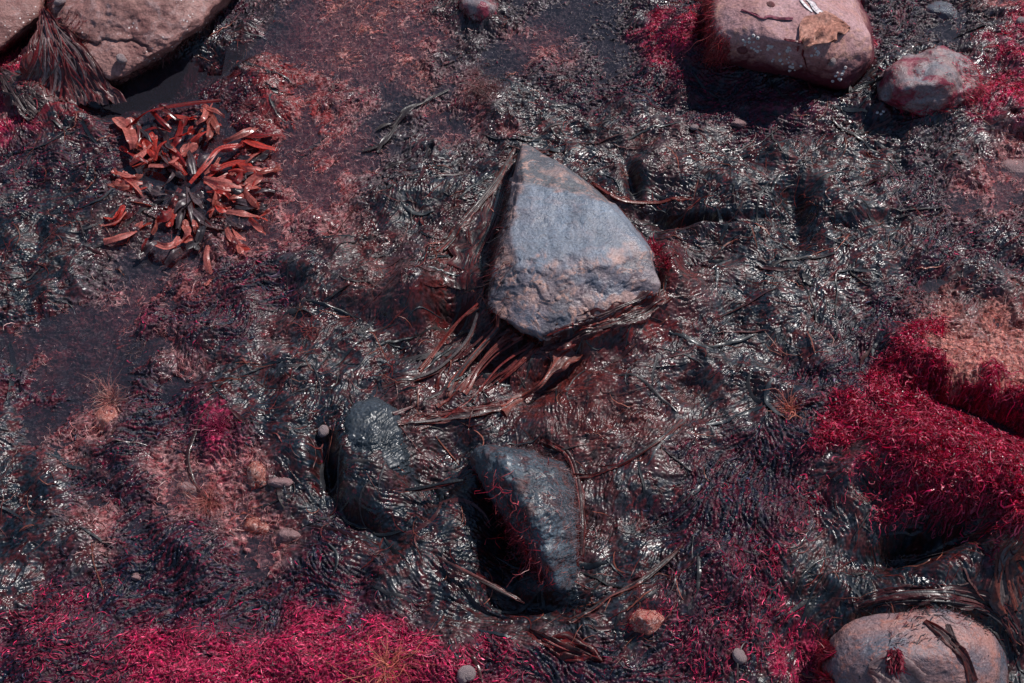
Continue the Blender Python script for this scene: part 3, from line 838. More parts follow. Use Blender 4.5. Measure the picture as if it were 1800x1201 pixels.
# ------------------------------------------------------------------ pieces placed on the stones
def ray_px(px, py, maxz=None):
    """first solid thing met along the line of sight of a photograph pixel: point and normal"""
    q = P(px, py, 0.0); o_ = Vector(CAM); d = (q - o_).normalized()
    best = None
    for bv in ROCK_BVH:
        h = bv.ray_cast(o_, d)
        if h[0] is not None and (best is None or h[3] < best[2]): best = (h[0], h[1], h[3])
    t = 1.2
    while t < 4.0:
        p = o_ + d * t
        if p.z < float(hz(p.x, p.y)): break
        t += 0.004
    if best is None or t < best[2]:
        p = o_ + d * t
        return p, Vector((0, 0, 1))
    return best[0], best[1]
class MB:
    def __init__(s): s.v, s.f, s.c, s.n = [], [], [], 0
    def grid(s, A, col):
        ny, nx = A.shape[:2]
        s.v.append(A.reshape(-1, 3)); s.f.append(grid_faces(ny, nx) + s.n); s.n += ny * nx
        c = np.array(col, F32)
        s.c.append(np.broadcast_to(c, (ny, nx, 3)).reshape(-1, 3) if c.ndim < 3 else c.reshape(-1, 3))
    def build(s, name, mat, parent=None, org=None):
        V = np.concatenate(s.v).astype(F32)
        if org is not None: V = V - np.array(org, F32)
        return obj(name, mesh_np(name, V, np.concatenate(s.f), mat, np.concatenate(s.c)), parent)
def spline(pts, n):
    """Catmull-Rom through rows of pts"""
    p = np.array(pts, float); p = np.vstack([2 * p[0] - p[1], p, 2 * p[-1] - p[-2]])
    m = len(p) - 3
    t = np.linspace(0, m - 1e-6, n); k = t.astype(int); u = (t - k)[:, None]
    a, b_, c, d = p[k], p[k + 1], p[k + 2], p[k + 3]
    return 0.5 * (2 * b_ + (c - a) * u + (2 * a - 5 * b_ + 4 * c - d) * u * u + (3 * b_ - a - 3 * c + d) * u ** 3)
def web(name, label, cat, pts, cols, mat=None, group=None, n=None, cross=15, amp=0.002, seed=0, rest=True, mb=None, build=True, fray=0.25, up=0.0015, thr=0.03, bundle=None):
    if bundle is None: bundle = 5 if 'strand' in name else (10 if name == 'seaweed_film' else 0)
    """a stretched wet film: pts (px, py, z above the pool, width in px)"""
    r = np.random.default_rng(seed + 900)
    row = []
    for px, py, z, wd in pts:
        if z is None: q = ray_px(px, py)[0]; q = (q.x, q.y, q.z + 0.002)
        else: q = tuple(P(px, py, z))
        row.append((*q, wd * (0.00075 if 'strand' in name else 0.001)))
    L = sum(math.dist(row[i][:3], row[i + 1][:3]) for i in range(len(row) - 1))
    n = n or max(14, int(L / 0.004))
    sp = spline(row, n)
    c = sp[:, :3]; wd = np.clip(sp[:, 3], 0.0012, None)
    tg = np.gradient(c, axis=0); tg /= np.linalg.norm(tg, axis=1)[:, None] + 1e-9
    sd_ = np.stack([-tg[:, 1], tg[:, 0], np.zeros(n)], 1); sd_ /= np.linalg.norm(sd_, axis=1)[:, None] + 1e-9
    cs = np.linspace(-1, 1, cross)
    tt = np.linspace(0, 1, n)
    fr_ = 1 + fray * np.interp(tt, np.linspace(0, 1, max(4, n // 4)), r.normal(0, 1, max(4, n // 4)))
    fr2 = 1 + fray * np.interp(tt, np.linspace(0, 1, max(4, n // 4)), r.normal(0, 1, max(4, n // 4)))
    wv_ = np.zeros((n, cross))
    ph = r.uniform(0, 6.3, 4); fq = r.uniform(3, 9, 4) * max(1, cross / 22)
    for k in range(4): wv_ += np.sin(fq[k] * cs[None, :] + ph[k] + r.uniform(1, 5) * tt[:, None]) / 2.5
    lr = r.normal(0, 1, (max(3, n // 3), cross)); li = np.linspace(0, len(lr) - 1.001, n); l0 = li.astype(int); lf_ = (li - l0)[:, None]
    wv_ += 0.8 * (lr[l0] * (1 - lf_) + lr[l0 + 1] * lf_)
    A = np.zeros((n, cross, 3))
    for k, u in enumerate(cs):
        e = wd / 2 * u * (fr_ if u < 0 else fr2)
        A[:, k] = c + sd_ * e[:, None]
        A[:, k, 2] += wv_[:, k] * amp * np.clip(wd / 0.012, 0.2, 1.5)
    if rest:
        for i in range(n):
            for k in range(cross):
                zz = top_z(A[i, k, 0], A[i, k, 1]) + up
                if zz - A[i, k, 2] < thr: A[i, k, 2] = max(A[i, k, 2], zz + 0.0008 * wv_[i, k])
    c0, c1 = np.array(cols[0]), np.array(cols[1])
    m = np.clip(0.5 + 0.5 * wv_ + 0.2 * r.normal(0, 1, (n, cross)), 0, 1)[..., None]
    mb = mb or MB()
    mb.grid(A, c0 * (1 - m) + c1 * m)
    for b in range(bundle):                      # finer cords within and beside the film
        u0, u1 = r.uniform(-0.75, 0.75), r.uniform(-0.9, 0.9)
        a, e = r.uniform(0, 0.25), r.uniform(0.75, 1.0); i0_, i1_ = int(a * n), max(int(a * n) + 6, int(e * n)); i1_ = min(i1_, n)
        if i1_ - i0_ < 4: continue
        q = tt[i0_:i1_]; u = u0 * (1 - q) + u1 * q + 0.12 * np.sin(6 * q + r.uniform(0, 6))
        cc_ = c[i0_:i1_] + sd_[i0_:i1_] * (wd[i0_:i1_] / 2 * u)[:, None]; cc_[:, 2] += 0.0015 + r.uniform(0, 0.004) * np.sin(np.pi * (q - q[0]) / (q[-1] - q[0] + 1e-6))
        if rest:
            for k in range(len(cc_)):
                zz = top_z(cc_[k, 0], cc_[k, 1]) + up + 0.001
                if zz - cc_[k, 2] < thr: cc_[k, 2] = max(cc_[k, 2], zz)
        w_ = r.uniform(0.0008, 0.0022) * (0.6 + 0.7 * np.abs(np.sin(3 * q + r.uniform(0, 6))))
        B = np.stack([cc_ - sd_[i0_:i1_] * w_[:, None], cc_ + [0, 0, 0.0006], cc_ + sd_[i0_:i1_] * w_[:, None]], 1)
        mb.grid(B, (c0 if r.random() < .5 else c1) * r.uniform(0.5, 1.6))
    if not build: return mb
    org = (c[0][0], c[0][1], c[0][2])
    o = mb.build(name, mat or M_WEB, org=org); o.location = org
    if label: tag(o, label, cat, group)
    return o
M_WEB = weed_mat('stretched_film', rough=0.4, bumps=0.3, spec=0.5, trans=0.3, coat=0.1)
M_DRY = weed_mat('dry_leaf', rough=0.75, bumps=0.8, spec=0.2, nscale=160.0)
RD, GY_, BK, BR_ = (0.13, 0.014, 0.011), (0.08, 0.06, 0.06), (0.012, 0.015, 0.02), (0.22, 0.048, 0.034)
G1 = 'stretched seaweed strands below the slate boulder'
web('seaweed_strand', 'thin red strand stretched from the left corner of the slate boulder over the dark hole', 'seaweed strand',
    [(842,536,.055,16),(812,560,.045,5),(790,585,.035,7),(768,615,.025,7),(738,655,None,14)], (RD, BR_), group=G1, seed=1)
web('seaweed_strand', 'long sagging strand curving left past the dark hole to the mat', 'seaweed strand',
    [(842,552,.05,10),(828,590,.035,9),(806,620,.03,12),(770,650,.028,14),(725,668,None,12),(672,680,None,20)], (GY_, RD), group=G1, seed=2)
web('seaweed_strand', 'broad grey and red film pinched under the boulder corner', 'seaweed strand',
    [(880,562,.05,26),(868,585,.045,12),(845,612,.035,9),(822,640,.03,12),(800,672,None,22),(788,700,None,12)], (GY_, BR_), group=G1, seed=3)
web('seaweed_strand', 'wide reddish triangular film fanning from the boulder lower edge', 'seaweed strand',
    [(905,585,.045,44),(885,600,.04,24),(862,622,.034,12),(838,650,.03,10),(812,690,None,26)], (BR_, RD), group=G1, seed=4)
web('seaweed_strand', 'straight orange red strand under the lowest corner of the boulder', 'seaweed strand',
    [(952,602,.04,26),(930,628,.035,10),(902,652,.03,10),(872,674,None,22)], (BR_, RD), group=G1, seed=5)
web('seaweed_strand', 'pale shiny film with a white sheen at the lower right of the boulder', 'seaweed strand',
    [(1000,612,.035,80),(985,632,.036,52),(968,655,.032,16),(948,680,.028,10),(915,702,None,16),(880,722,None,30)], ((0.20, 0.11, 0.10), BR_), group=G1, seed=6)
web('seaweed_strand', 'grey wrinkled band crossing just above the wrapped rock', 'seaweed strand',
    [(880,715,None,26),(830,726,None,30),(780,735,None,26),(735,742,None,16),(700,744,None,10)], (GY_, RD), group=G1, seed=8)
web('seaweed_strand', 'long fine strand running left from the boulder to the mat edge', 'seaweed strand',
    [(905,262,None,10),(880,310,None,16),(830,375,None,22),(795,420,None,20),(770,445,None,12)], (RD, GY_), group='films draped left of the slate boulder', seed=9)
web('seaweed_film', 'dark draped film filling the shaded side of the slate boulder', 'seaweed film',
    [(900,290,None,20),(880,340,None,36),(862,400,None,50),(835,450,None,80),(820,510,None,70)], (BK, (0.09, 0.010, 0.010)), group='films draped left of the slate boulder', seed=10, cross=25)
web('seaweed_strand', 'reddish strands pulled right from the back edge of the slate boulder', 'seaweed strand',
    [(1040,322,None,10),(1075,345,None,12),(1105,356,None,12),(1150,358,None,8),(1215,352,None,14)], (RD, BR_), seed=11)
web('seaweed_strand', 'dark red blade reaching left from the hairy rock', 'seaweed strand',
    [(712,862,.03,4),(750,858,.035,10),(790,850,.04,10),(820,842,.045,4)], (RD, BK), seed=12, rest=False)
web('seaweed_strand', 'long brown blade pointing down right to the foot of the hairy rock', 'seaweed strand',
    [(768,978,.035,3),(830,1012,.038,8),(880,1038,.035,12),(922,1060,.03,5)], ((0.10, 0.02, 0.018), (0.05, 0.02, 0.02)), seed=13, rest=False)
web('seaweed_strand', 'grey ropy strand running up right from the shoulder of the hairy rock', 'seaweed strand',
    [(1008,842,None,16),(1050,836,None,8),(1100,815,None,7),(1160,775,None,8),(1200,740,None,14)], ((0.04, 0.03, 0.032), RD), seed=14, bundle=3)
web('seaweed_strand', 'grey strand curving away at the bottom between black mats', 'seaweed strand',
    [(1000,1095,None,14),(1045,1070,None,9),(1075,1048,None,7),(1130,1020,None,12),(1200,960,None,8)], ((0.04, 0.03, 0.032), (0.12, 0.03, 0.025)), seed=15, bundle=3)
web('seaweed_film', 'red edging film along the right flank of the hairy rock', 'seaweed film',
    [(950,776,None,10),(995,800,None,12),(1014,850,None,14),(1022,930,None,14),(1020,1000,None,10)], (RD, (0.05, 0.012, 0.014)), seed=16, bundle=3)
web('seaweed_film', 'translucent dark red film lying below the tip of the hairy rock', 'seaweed film',
    [(930,1108,None,8),(955,1120,None,20),(990,1132,None,34),(1030,1148,None,22),(1058,1166,None,8)], ((0.15, 0.006, 0.006), (0.05, 0.012, 0.012)), seed=17, cross=21, fray=0.6, bundle=2, amp=0.004)
web('seaweed_film', 'red fringe film along the lower right edge of the slate boulder', 'seaweed film',
    [(955,612,None,26),(1010,592,None,30),(1070,570,None,30),(1130,548,None,30),(1172,520,None,26)], ((0.16, 0.016, 0.012), (0.05, 0.02, 0.022)), seed=18, cross=21, amp=0.003)
web('seaweed_curtain', 'grey and red seaweed curtain hanging from the rock at the top left corner', 'seaweed curtain',
    [(76,16,.115,8),(84,45,.112,50),(94,80,.10,105),(104,115,.075,160),(110,150,.045,205),(112,185,.022,225)], ((0.15, 0.10, 0.10), (0.13, 0.012, 0.014)), seed=19, cross=81, amp=0.0035, fray=0.1, thr=0.1, bundle=60)
web('seaweed_curtain', 'shiny torn film with dark holes at the left edge below the corner slab', 'seaweed curtain',
    [(-10,120,None,10),(20,145,None,40),(45,175,None,60),(70,200,None,70)], ((0.12, 0.08, 0.08), (0.04, 0.02, 0.02)), seed=20, cross=31, amp=0.003, bundle=24)
web('seaweed_strap', 'dark branched strap lying over the top of the mottled boulder', 'seaweed frond',
    [(1625,1092,None,8),(1655,1115,None,16),(1680,1140,None,14),(1700,1165,None,16),(1712,1200,None,18)], ((0.035, 0.022, 0.025), (0.09, 0.015, 0.012)), seed=21)
web('seaweed_strap', 'shorter grey strap curling over the mottled boulder beside the dark one', 'seaweed frond',
    [(1665,1098,None,6),(1672,1120,None,14),(1682,1140,None,12)], ((0.07, 0.05, 0.05), (0.05, 0.02, 0.02)), seed=22)
web('seaweed_film', 'pale sheet painting the wet glare on the front of the mottled boulder', 'seaweed film',
    [(1525,1180,None,20),(1550,1185,None,50),(1580,1200,None,70),(1600,1225,None,70)], ((0.30, 0.22, 0.22), (0.20, 0.12, 0.12)), bundle=0, seed=23, cross=21)  # white wet glare painted as a pale sheet on the stone
web('seaweed_film', 'curved black film rim along the back of the mottled boulder', 'seaweed film',
    [(1500,1068,None,16),(1560,1052,None,22),(1640,1048,None,28),(1720,1062,None,28),(1775,1100,None,24),(1795,1150,None,18)], ((0.03, 0.025, 0.028), (0.07, 0.012, 0.014)), seed=24, cross=21, amp=0.003)
web('seaweed_film', 'dull orange and grey film draped at the right edge below the crimson bank', 'seaweed film',
    [(1800,945,None,30),(1775,975,None,50),(1765,1020,None,40),(1775,1080,None,40)], ((0.12, 0.09, 0.085), (0.20, 0.05, 0.035)), seed=25, cross=21, amp=0.003)
web('seaweed_strand', 'crimson stem hanging down the front of the rose boulder', 'seaweed strand',
    [(1378,70,None,3),(1395,85,None,4),(1410,98,None,9),(1416,120,None,8),(1420,145,None,10),(1432,165,None,22)], ((0.16, 0.012, 0.022), (0.22, 0.05, 0.06)), seed=26)
web('seaweed_smear', 'thin crimson weed streak across the top of the rose boulder', 'seaweed',
    [(1303,18,None,4),(1322,26,None,5),(1340,33,None,9),(1352,31,None,5),(1370,34,None,9),(1394,34,None,5)], ((0.28, 0.10, 0.13), (0.20, 0.05, 0.08)), fray=0.6, mat=M_DRY, seed=27, up=0.0008)
web('seaweed_strand', 'dark weed tongue between the rose boulder and the grey red rock', 'seaweed strand',
    [(1470,168,None,8),(1500,160,None,26),(1530,150,None,26),(1550,140,None,10)], (BK, (0.03, 0.025, 0.03)), seed=28)
web('dead_leaf', 'crumpled brown leaf stuck on top of the rose boulder', 'leaf',
    [(1408,78,None,26),(1422,62,None,60),(1442,50,None,72),(1466,46,None,52),(1494,52,None,6)], ((0.42, 0.20, 0.15), (0.30, 0.13, 0.10)), mat=M_DRY, seed=29, cross=19, amp=0.004, up=0.002)
web('chalk_streak', 'white chalky streak on the top of the rose boulder', 'streak',
    [(1406,0,None,5),(1415,10,None,7),(1428,22,None,4)], ((0.8, 0.75, 0.75), (0.7, 0.65, 0.65)), mat=M_DRY, seed=30, up=0.0006, amp=0.0003)
web('chalk_streak', 'broader flaky white patch beside the thin streak on the rose boulder', 'streak',
    [(1418,0,None,6),(1432,10,None,16),(1444,24,None,10)], ((0.8, 0.75, 0.75), (0.6, 0.5, 0.5)), mat=M_DRY, seed=32, up=0.0006, amp=0.0005, fray=0.6)
rw = random.Random(3)
for i in range(9):
    t_ = rw.random(); x0_ = 846 + t_ * 108; y0_ = 556 + t_ * 56; l_ = rw.uniform(80, 170)
    web('seaweed_strand', 'thin dark red strand pulled down and left from under the slate boulder, among several alike', 'seaweed strand',
        [(x0_, y0_, .045, rw.uniform(3, 8)), (x0_ - l_ * .35, y0_ + l_ * rw.uniform(.2, .45), .03, rw.uniform(1.5, 3)), (x0_ - l_ * .72, y0_ + l_ * .66, .02, rw.uniform(1.5, 3.5)), (x0_ - l_ * rw.uniform(.8, 1.25), y0_ + l_ * .9, None, rw.uniform(6, 14))],
        rw.choice([(RD, BK), (RD, BR_), (RD, GY_)]), group='fine strands below the slate boulder', seed=300 + i, cross=7, bundle=1, amp=0.001)
GP = 'long blades floating in the pool at the top centre'
for i, (lb, pts) in enumerate([
    ('longest blade floating in the pool, lying up and right of the others', [(735,188,.004,4),(760,172,.006,9),(790,157,.004,3)]),
    ('dark blade bending at the head of the floating group', [(690,225,.004,5),(705,205,.010,12),(720,190,.012,12),(745,180,.006,5)]),
    ('blade lying level across the middle of the floating group', [(660,230,.004,4),(675,220,.008,10),(690,216,.004,5)]),
    ('lowest left blade with a pale edge in the floating group', [(636,266,.004,4),(660,258,.006,8),(680,245,.008,8),(700,215,.006,5)]),
    ('short blade pointing down in the floating group', [(665,268,.004,8),(672,252,.007,9),(684,232,.006,5)]),
    ('blade alone below the floating group near the brown mud', [(675,302,.004,6),(698,293,.006,9),(725,285,.004,4)])]):
    web('seaweed_ribbon', lb, 'seaweed ribbon', pts, ((0.05, 0.045, 0.045), (0.03, 0.012, 0.012)), group=GP, seed=40 + i, cross=7, amp=0.0012)

# ---- bladder wrack in the pool: each forked frond a part
OR, OL, GW, DR = (0.42, 0.040, 0.028), (0.46, 0.13, 0.105), (0.09, 0.06, 0.065), (0.20, 0.012, 0.012)
FR = [([(222,225),(262,195),(325,182),(388,176)],9,DR,0),([(285,218),(300,204),(335,208)],9,OR,1),([(234,262),(232,245),(226,226)],22,OL,1),([(272,282),(285,252),(330,234)],11,OR,1),
 ([(336,250),(352,236),(374,226)],12,OR,1),([(392,250),(425,236),(452,222)],13,OL,1),([(430,240),(460,240),(494,238)],16,DR,0),([(432,246),(458,256),(484,262)],18,OR,0),
 ([(228,288),(240,276),(256,262)],13,OL,1),([(233,294),(246,290),(262,282)],13,OL,1),([(262,290),(292,288),(322,268)],18,OL,1),([(334,322),(362,290),(385,262),(420,256)],10,OR,1),
 ([(364,312),(395,290),(430,286),(446,312),(440,332)],12,OR,0),([(358,314),(395,322),(432,326)],22,OL,1),([(380,318),(415,335),(446,358)],14,OL,1),([(362,318),(384,340),(374,366)],15,OL,1),
 ([(290,336),(315,345),(345,346)],12,GW,1),([(305,375),(318,358),(338,350)],12,GW,1),([(178,380),(200,384),(218,356)],11,OR,1),([(276,386),(290,380),(305,368)],16,DR,0),
 ([(312,402),(316,380),(324,356)],14,GW,1),([(328,362),(348,378),(368,398)],13,GW,1),([(398,372),(425,376),(454,382)],14,OL,1),([(182,424),(210,416),(240,404)],16,OL,1),
 ([(268,428),(295,436),(322,424)],15,OL,1),([(322,424),(330,408),(326,398)],14,OL,1),([(368,425),(362,450),(370,488)],12,OL,1),([(398,400),(404,415),(420,432)],13,OL,1),
 ([(225,350),(212,370),(205,390)],12,OR,1),([(330,330),(335,365),(345,400)],10,GW,1),([(310,300),(300,315),(285,330)],9,GW,1),([(300,232),(275,225),(250,232)],8,DR,0),
 ([(345,385),(372,400),(395,405)],12,GW,1),([(250,345),(240,330),(222,312)],12,OL,1),([(395,205),(380,195),(365,190)],9,OL,1)]
rq = random.Random(12)
for k in range(90):                              # shorter fronds filling the ring
    a_ = rq.uniform(0, 6.283); ra = rq.uniform(12, 108); cx = 335 + ra * math.cos(a_) * 1.15; cy = 325 + ra * math.sin(a_) * 1.1
    b2 = a_ + rq.uniform(-0.9, 0.9); l = rq.uniform(22, 48)
    FR.append(([(cx, cy), (cx + l * .5 * math.cos(b2) + rq.uniform(-5, 5), cy + l * .5 * math.sin(b2) + rq.uniform(-5, 5)), (cx + l * math.cos(b2), cy + l * math.sin(b2))],
               rq.uniform(8, 14), rq.choice([OR, OL, GW, DR, OL, GW, (0.3, 0.08, 0.06), (0.12, 0.02, 0.02), (0.05, 0.04, 0.045)]), rq.random() < 0.7))
fo = P(340, 330, 0.0)
fuc = empty('bladder_wrack', fo)
tag(fuc, 'orange red wrack plant with forked fronds spreading in the dark pool at the left', 'seaweed plant')
rf = np.random.default_rng(77)
def blade(mb, row, col, cross=7, seed=0):
    """flat blade with raised midrib; row: x, y, z, width"""
    n = len(row); sp = spline(row, max(10, n * 5)); c = sp[:, :3]; wd = np.clip(sp[:, 3], 0.001, None); m = len(sp)
    tg = np.gradient(c, axis=0); tg /= np.linalg.norm(tg, axis=1)[:, None] + 1e-9
    ro = rf.normal(0, 0.5) + rf.normal(0, 0.5) * np.linspace(-1, 1, m)
    s_ = np.stack([-tg[:, 1] * np.cos(ro), tg[:, 0] * np.cos(ro), np.sin(ro)], 1)
    cs = np.linspace(-1, 1, cross); A = np.zeros((m, cross, 3)); cc = np.zeros((m, cross, 3))
    cup = rf.normal(0, 0.25)
    rip = rf.uniform(0, 6)
    for k, u in enumerate(cs):
        A[:, k] = c + s_ * (wd / 2 * u)[:, None]
        A[:, k, 2] += (0.0011 if abs(u) < 0.2 else 0) + cup * wd / 2 * u * u + 0.0010 * abs(u) * np.sin(np.linspace(0, 9, m) + rip + 2 * u)
        cc[:, k] = np.array(col) * (0.55 if abs(u) < 0.2 else 1.0) * (1 + 0.15 * rf.normal())
    mb.grid(A, cc)
for k, (pts_, w_, c_, fork) in enumerate(FR):
    mb = MB(); nn = len(pts_)
    zt = 0.006 + 0.014 * rf.random()
    hs = [0.008 + (zt * math.sin(math.pi * (0.15 + 0.75 * i / (nn - 1)))) for i in range(nn)]
    row = []
    for i, (px, py) in enumerate(pts_):
        q = P(px, py, hs[i]); ww = w_ * 0.001 * (0.55 + 0.45 * math.sin(math.pi * min(1, 0.2 + 0.8 * i / (nn - 1))) if not fork else 0.6 + 0.4 * i / (nn - 1))
        row.append((q.x, q.y, q.z, ww))
    row = [(a_, b2, c2_, d_ * 1.25) for a_, b2, c2_, d_ in row]
    blade(mb, row, c_)
    if fork:
        a, b_ = np.array(row[-2][:3]), np.array(row[-1][:3]); d = (b_ - a); d[2] *= 0.3; d /= np.linalg.norm(d)
        for sg in (-1, 1):
            an = sg * R(rf.uniform(14, 34)); e = np.array([d[0] * math.cos(an) - d[1] * math.sin(an), d[0] * math.sin(an) + d[1] * math.cos(an), 0.1])
            l = w_ * 0.001 * rf.uniform(1.3, 2.2)
            s0_ = b_ - e * 0.004; W0 = w_ * 0.0015
            blade(mb, [(*s0_, W0 * .45), (*(s0_ + e * l * .35), W0 * .6), (*(s0_ + e * l * .75 + [0, 0, .001]), W0 * .6), (*(s0_ + e * l), W0 * .3)], c_)
    mb.build('frond', M_FUCUS, fuc, org=fo[:])

# ---- hairs and threads growing on the stones
def fur(ro, name, n, L, wd, dirf, cols, seed, sel, lift=0.3, S=5, mat=None, label=None, wig=0.25):
    r = np.random.default_rng(seed)
    me = ro.data; V = np.zeros(len(me.vertices) * 3, F32); me.vertices.foreach_get('co', V); V = V.reshape(-1, 3)
    Nn = np.zeros(len(me.vertices) * 3, F32); me.vertices.foreach_get('normal', Nn); Nn = Nn.reshape(-1, 3)
    W = V + np.array(ro.location, F32)
    uu, vv = to_px(W[:, 0], W[:, 1], W[:, 2])
    ok = np.where(sel(uu, vv, W, Nn) & (W[:, 2] > -0.01))[0]
    if not len(ok): return None
    id_ = r.choice(ok, n)
    p = W[id_] + r.normal(0, 0.0012, (n, 3)); nn = Nn[id_]
    d = np.array([dirf(u, v) for u, v in zip(uu[id_], vv[id_])]) + r.normal(0, 0.35, (n, 3))
    d -= nn * (d * nn).sum(1)[:, None]; d /= np.linalg.norm(d, axis=1)[:, None] + 1e-6
    d = d + nn * (lift * np.abs(r.normal(1, .5, n)))[:, None]; d /= np.linalg.norm(d, axis=1)[:, None]
    LL = L * np.exp(r.normal(0, .35, n)) / (S - 1)
    rows = [p]
    for k in range(S - 1):
        rows.append(rows[-1] + d * LL[:, None]); d = d - nn * (lift * 0.35) + r.normal(0, wig, (n, 3)); d[:, 2] -= 0.05
        d /= np.linalg.norm(d, axis=1)[:, None]
    A = np.array(rows).transpose(1, 0, 2)
    s_ = np.cross(d, nn); s_ /= np.linalg.norm(s_, axis=1)[:, None] + 1e-6
    hw = (wd * np.exp(r.normal(0, .3, n)))[:, None] * np.linspace(1, 0.3, S)[None] / 2
    Vt = np.stack([A - s_[:, None] * hw[..., None], A + s_[:, None] * hw[..., None]], 2).reshape(-1, 3) - np.array(ro.location)
    ix = np.arange(n * S * 2).reshape(n, S, 2)
    Fq = np.stack([ix[:, :-1, 0], ix[:, :-1, 1], ix[:, 1:, 1], ix[:, 1:, 0]], -1).reshape(-1, 4)
    cl = np.array(cols, F32); cc = cl[r.integers(0, len(cl), n)] * np.exp(r.normal(0, .3, n))[:, None]
    o = obj(name, mesh_np(name, Vt, Fq, mat or M_STRAND, np.repeat(cc, S * 2, 0)), ro)
    tag(o, label, kind='stuff')
    return o
byl = {o.get('label', ''): o for o in COL.objects}
def get(part): return next(o for l, o in byl.items() if part in l)
fur(hairy, 'hair', 5200, 0.011, 0.0007, lambda u, v: (0.9, -0.35, 0) if v < 900 else (0.75, 0.65, 0), [(0.16, 0.12, 0.13), (0.09, 0.09, 0.11), (0.24, 0.09, 0.08), (0.06, 0.07, 0.09)], 1, lambda u, v, W, Nn: Nn[:, 2] > 0.0)
fur(hairy, 'red_threads', 600, 0.04, 0.0013, lambda u, v: (-0.2, -1, -0.4), [(0.26, 0.012, 0.03), (0.30, 0.05, 0.06), (0.14, 0.01, 0.016)], 2, lambda u, v, W, Nn: (Nn[:, 0] < -0.2) & (v > 810) & (v < 1010), lift=0.5, S=9, wig=0.5)
sl_ = get('slate blue angular')
fur(sl_, 'seaweed_fringe', 2600, 0.020, 0.0014, lambda u, v: (0.25 if u > 960 else -0.6, -0.7, -0.7), [(0.16, 0.012, 0.010), (0.07, 0.012, 0.012), (0.03, 0.02, 0.022), (0.24, 0.05, 0.035)], 3, lambda u, v, W, Nn: (W[:, 2] < 0.055) & (Nn[:, 1] < 0.3) & (v > 480), lift=0.2, S=7)
fur(sl_, 'seaweed_fringe', 1500, 0.022, 0.0014, lambda u, v: (-0.8, -0.5, -0.8), [(0.10, 0.008, 0.008), (0.05, 0.01, 0.012), (0.02, 0.02, 0.025)], 4, lambda u, v, W, Nn: (Nn[:, 0] < -0.35) & (W[:, 2] < 0.12) & (u < 900), lift=0.2, S=7)
tr_ = get('rose pink boulder')
fur(tr_, 'seaweed_beard', 3600, 0.035, 0.0012, lambda u, v: (-0.8, -0.5, -0.7), [(0.22, 0.010, 0.025), (0.14, 0.006, 0.014), (0.28, 0.05, 0.045)], 5, lambda u, v, W, Nn: (u < 1285) & (Nn[:, 2] > -0.3) & (W[:, 2] < 0.13), lift=0.35, S=9)
fur(tr_, 'seaweed_fringe', 1300, 0.014, 0.0013, lambda u, v: (0.1, -0.8, -0.6), [(0.18, 0.006, 0.025), (0.05, 0.01, 0.015)], 6, lambda u, v, W, Nn: (W[:, 2] < 0.035) & (Nn[:, 1] < 0), lift=0.2)
rg_ = get('small grey rock with crimson')
fur(rg_, 'seaweed_fringe', 3200, 0.016, 0.0012, lambda u, v: (0.8, -0.2, -0.3), [(0.38, 0.01, 0.055), (0.30, 0.06, 0.07), (0.14, 0.006, 0.02)], 7, lambda u, v, W, Nn: (((u > 1690) | (v > 190)) | (W[:, 2] < 0.03)) & (Nn[:, 1] < 0.5), lift=0.3, S=7)
fur(rg_, 'crimson_patch', 900, 0.008, 0.0012, lambda u, v: (0.5, -0.5, 0), [(0.34, 0.01, 0.05), (0.25, 0.05, 0.06)], 8, lambda u, v, W, Nn: perlin((W * 40).astype(F32)) > 0.25, lift=0.3)
br_ = get('rounded mottled')
fur(br_, 'crimson_edge', 3800, 0.014, 0.0018, lambda u, v: (-0.7, 0.2, -0.3), [(0.22, 0.006, 0.03), (0.12, 0.004, 0.016), (0.28, 0.03, 0.04)], 9, lambda u, v, W, Nn: (u < 1450 + 20 * np.sin(v / 9)) & (W[:, 2] < 0.09), lift=0.4, S=6)
fur(br_, 'weed_edge', 900, 0.012, 0.0016, lambda u, v: (0.6, 0.3, -0.3), [(0.04, 0.025, 0.028), (0.08, 0.015, 0.018), (0.015, 0.015, 0.02)], 10, lambda u, v, W, Nn: (Nn[:, 1] > 0.35) & (u > 1560), lift=0.15, S=6, mat=M_LAVER_FROND)
fur(br_, 'crimson_tuft', 260, 0.012, 0.003, lambda u, v: (0, -1, 0), [(0.16, 0.005, 0.02), (0.10, 0.004, 0.014)], 11, lambda u, v, W, Nn: (abs(u - 1572) < 10) & (abs(v - 1155) < 14), lift=0.4)
tl_ = get('broad pinkish brown')
fur(tl_, 'seaweed_fringe', 2400, 0.018, 0.0016, lambda u, v: (0.4, -0.9, -0.4), [(0.012, 0.014, 0.02), (0.06, 0.006, 0.012), (0.10, 0.05, 0.05)], 12, lambda u, v, W, Nn: (W[:, 2] < 0.045) & (Nn[:, 1] < 0.2), lift=0.2)
fur(tl_, 'seaweed_fringe', 2200, 0.022, 0.0014, lambda u, v: (-0.5, -0.8, -0.5), [(0.16, 0.008, 0.02), (0.08, 0.006, 0.01), (0.16, 0.06, 0.05)], 14, lambda u, v, W, Nn: (u < 160) & (Nn[:, 0] < 0.2) & (W[:, 2] < 0.11), lift=0.15, S=7)
cs_ = get('brown slab cut off')
fur(cs_, 'seaweed_fringe', 1800, 0.020, 0.0014, lambda u, v: (0.1, -0.9, -0.5), [(0.24, 0.008, 0.035), (0.10, 0.006, 0.014), (0.03, 0.02, 0.025)], 15, lambda u, v, W, Nn: (W[:, 2] < 0.05) & (Nn[:, 1] < 0.2), lift=0.15, S=7)
tc_ = get('little grey stone in the pool')
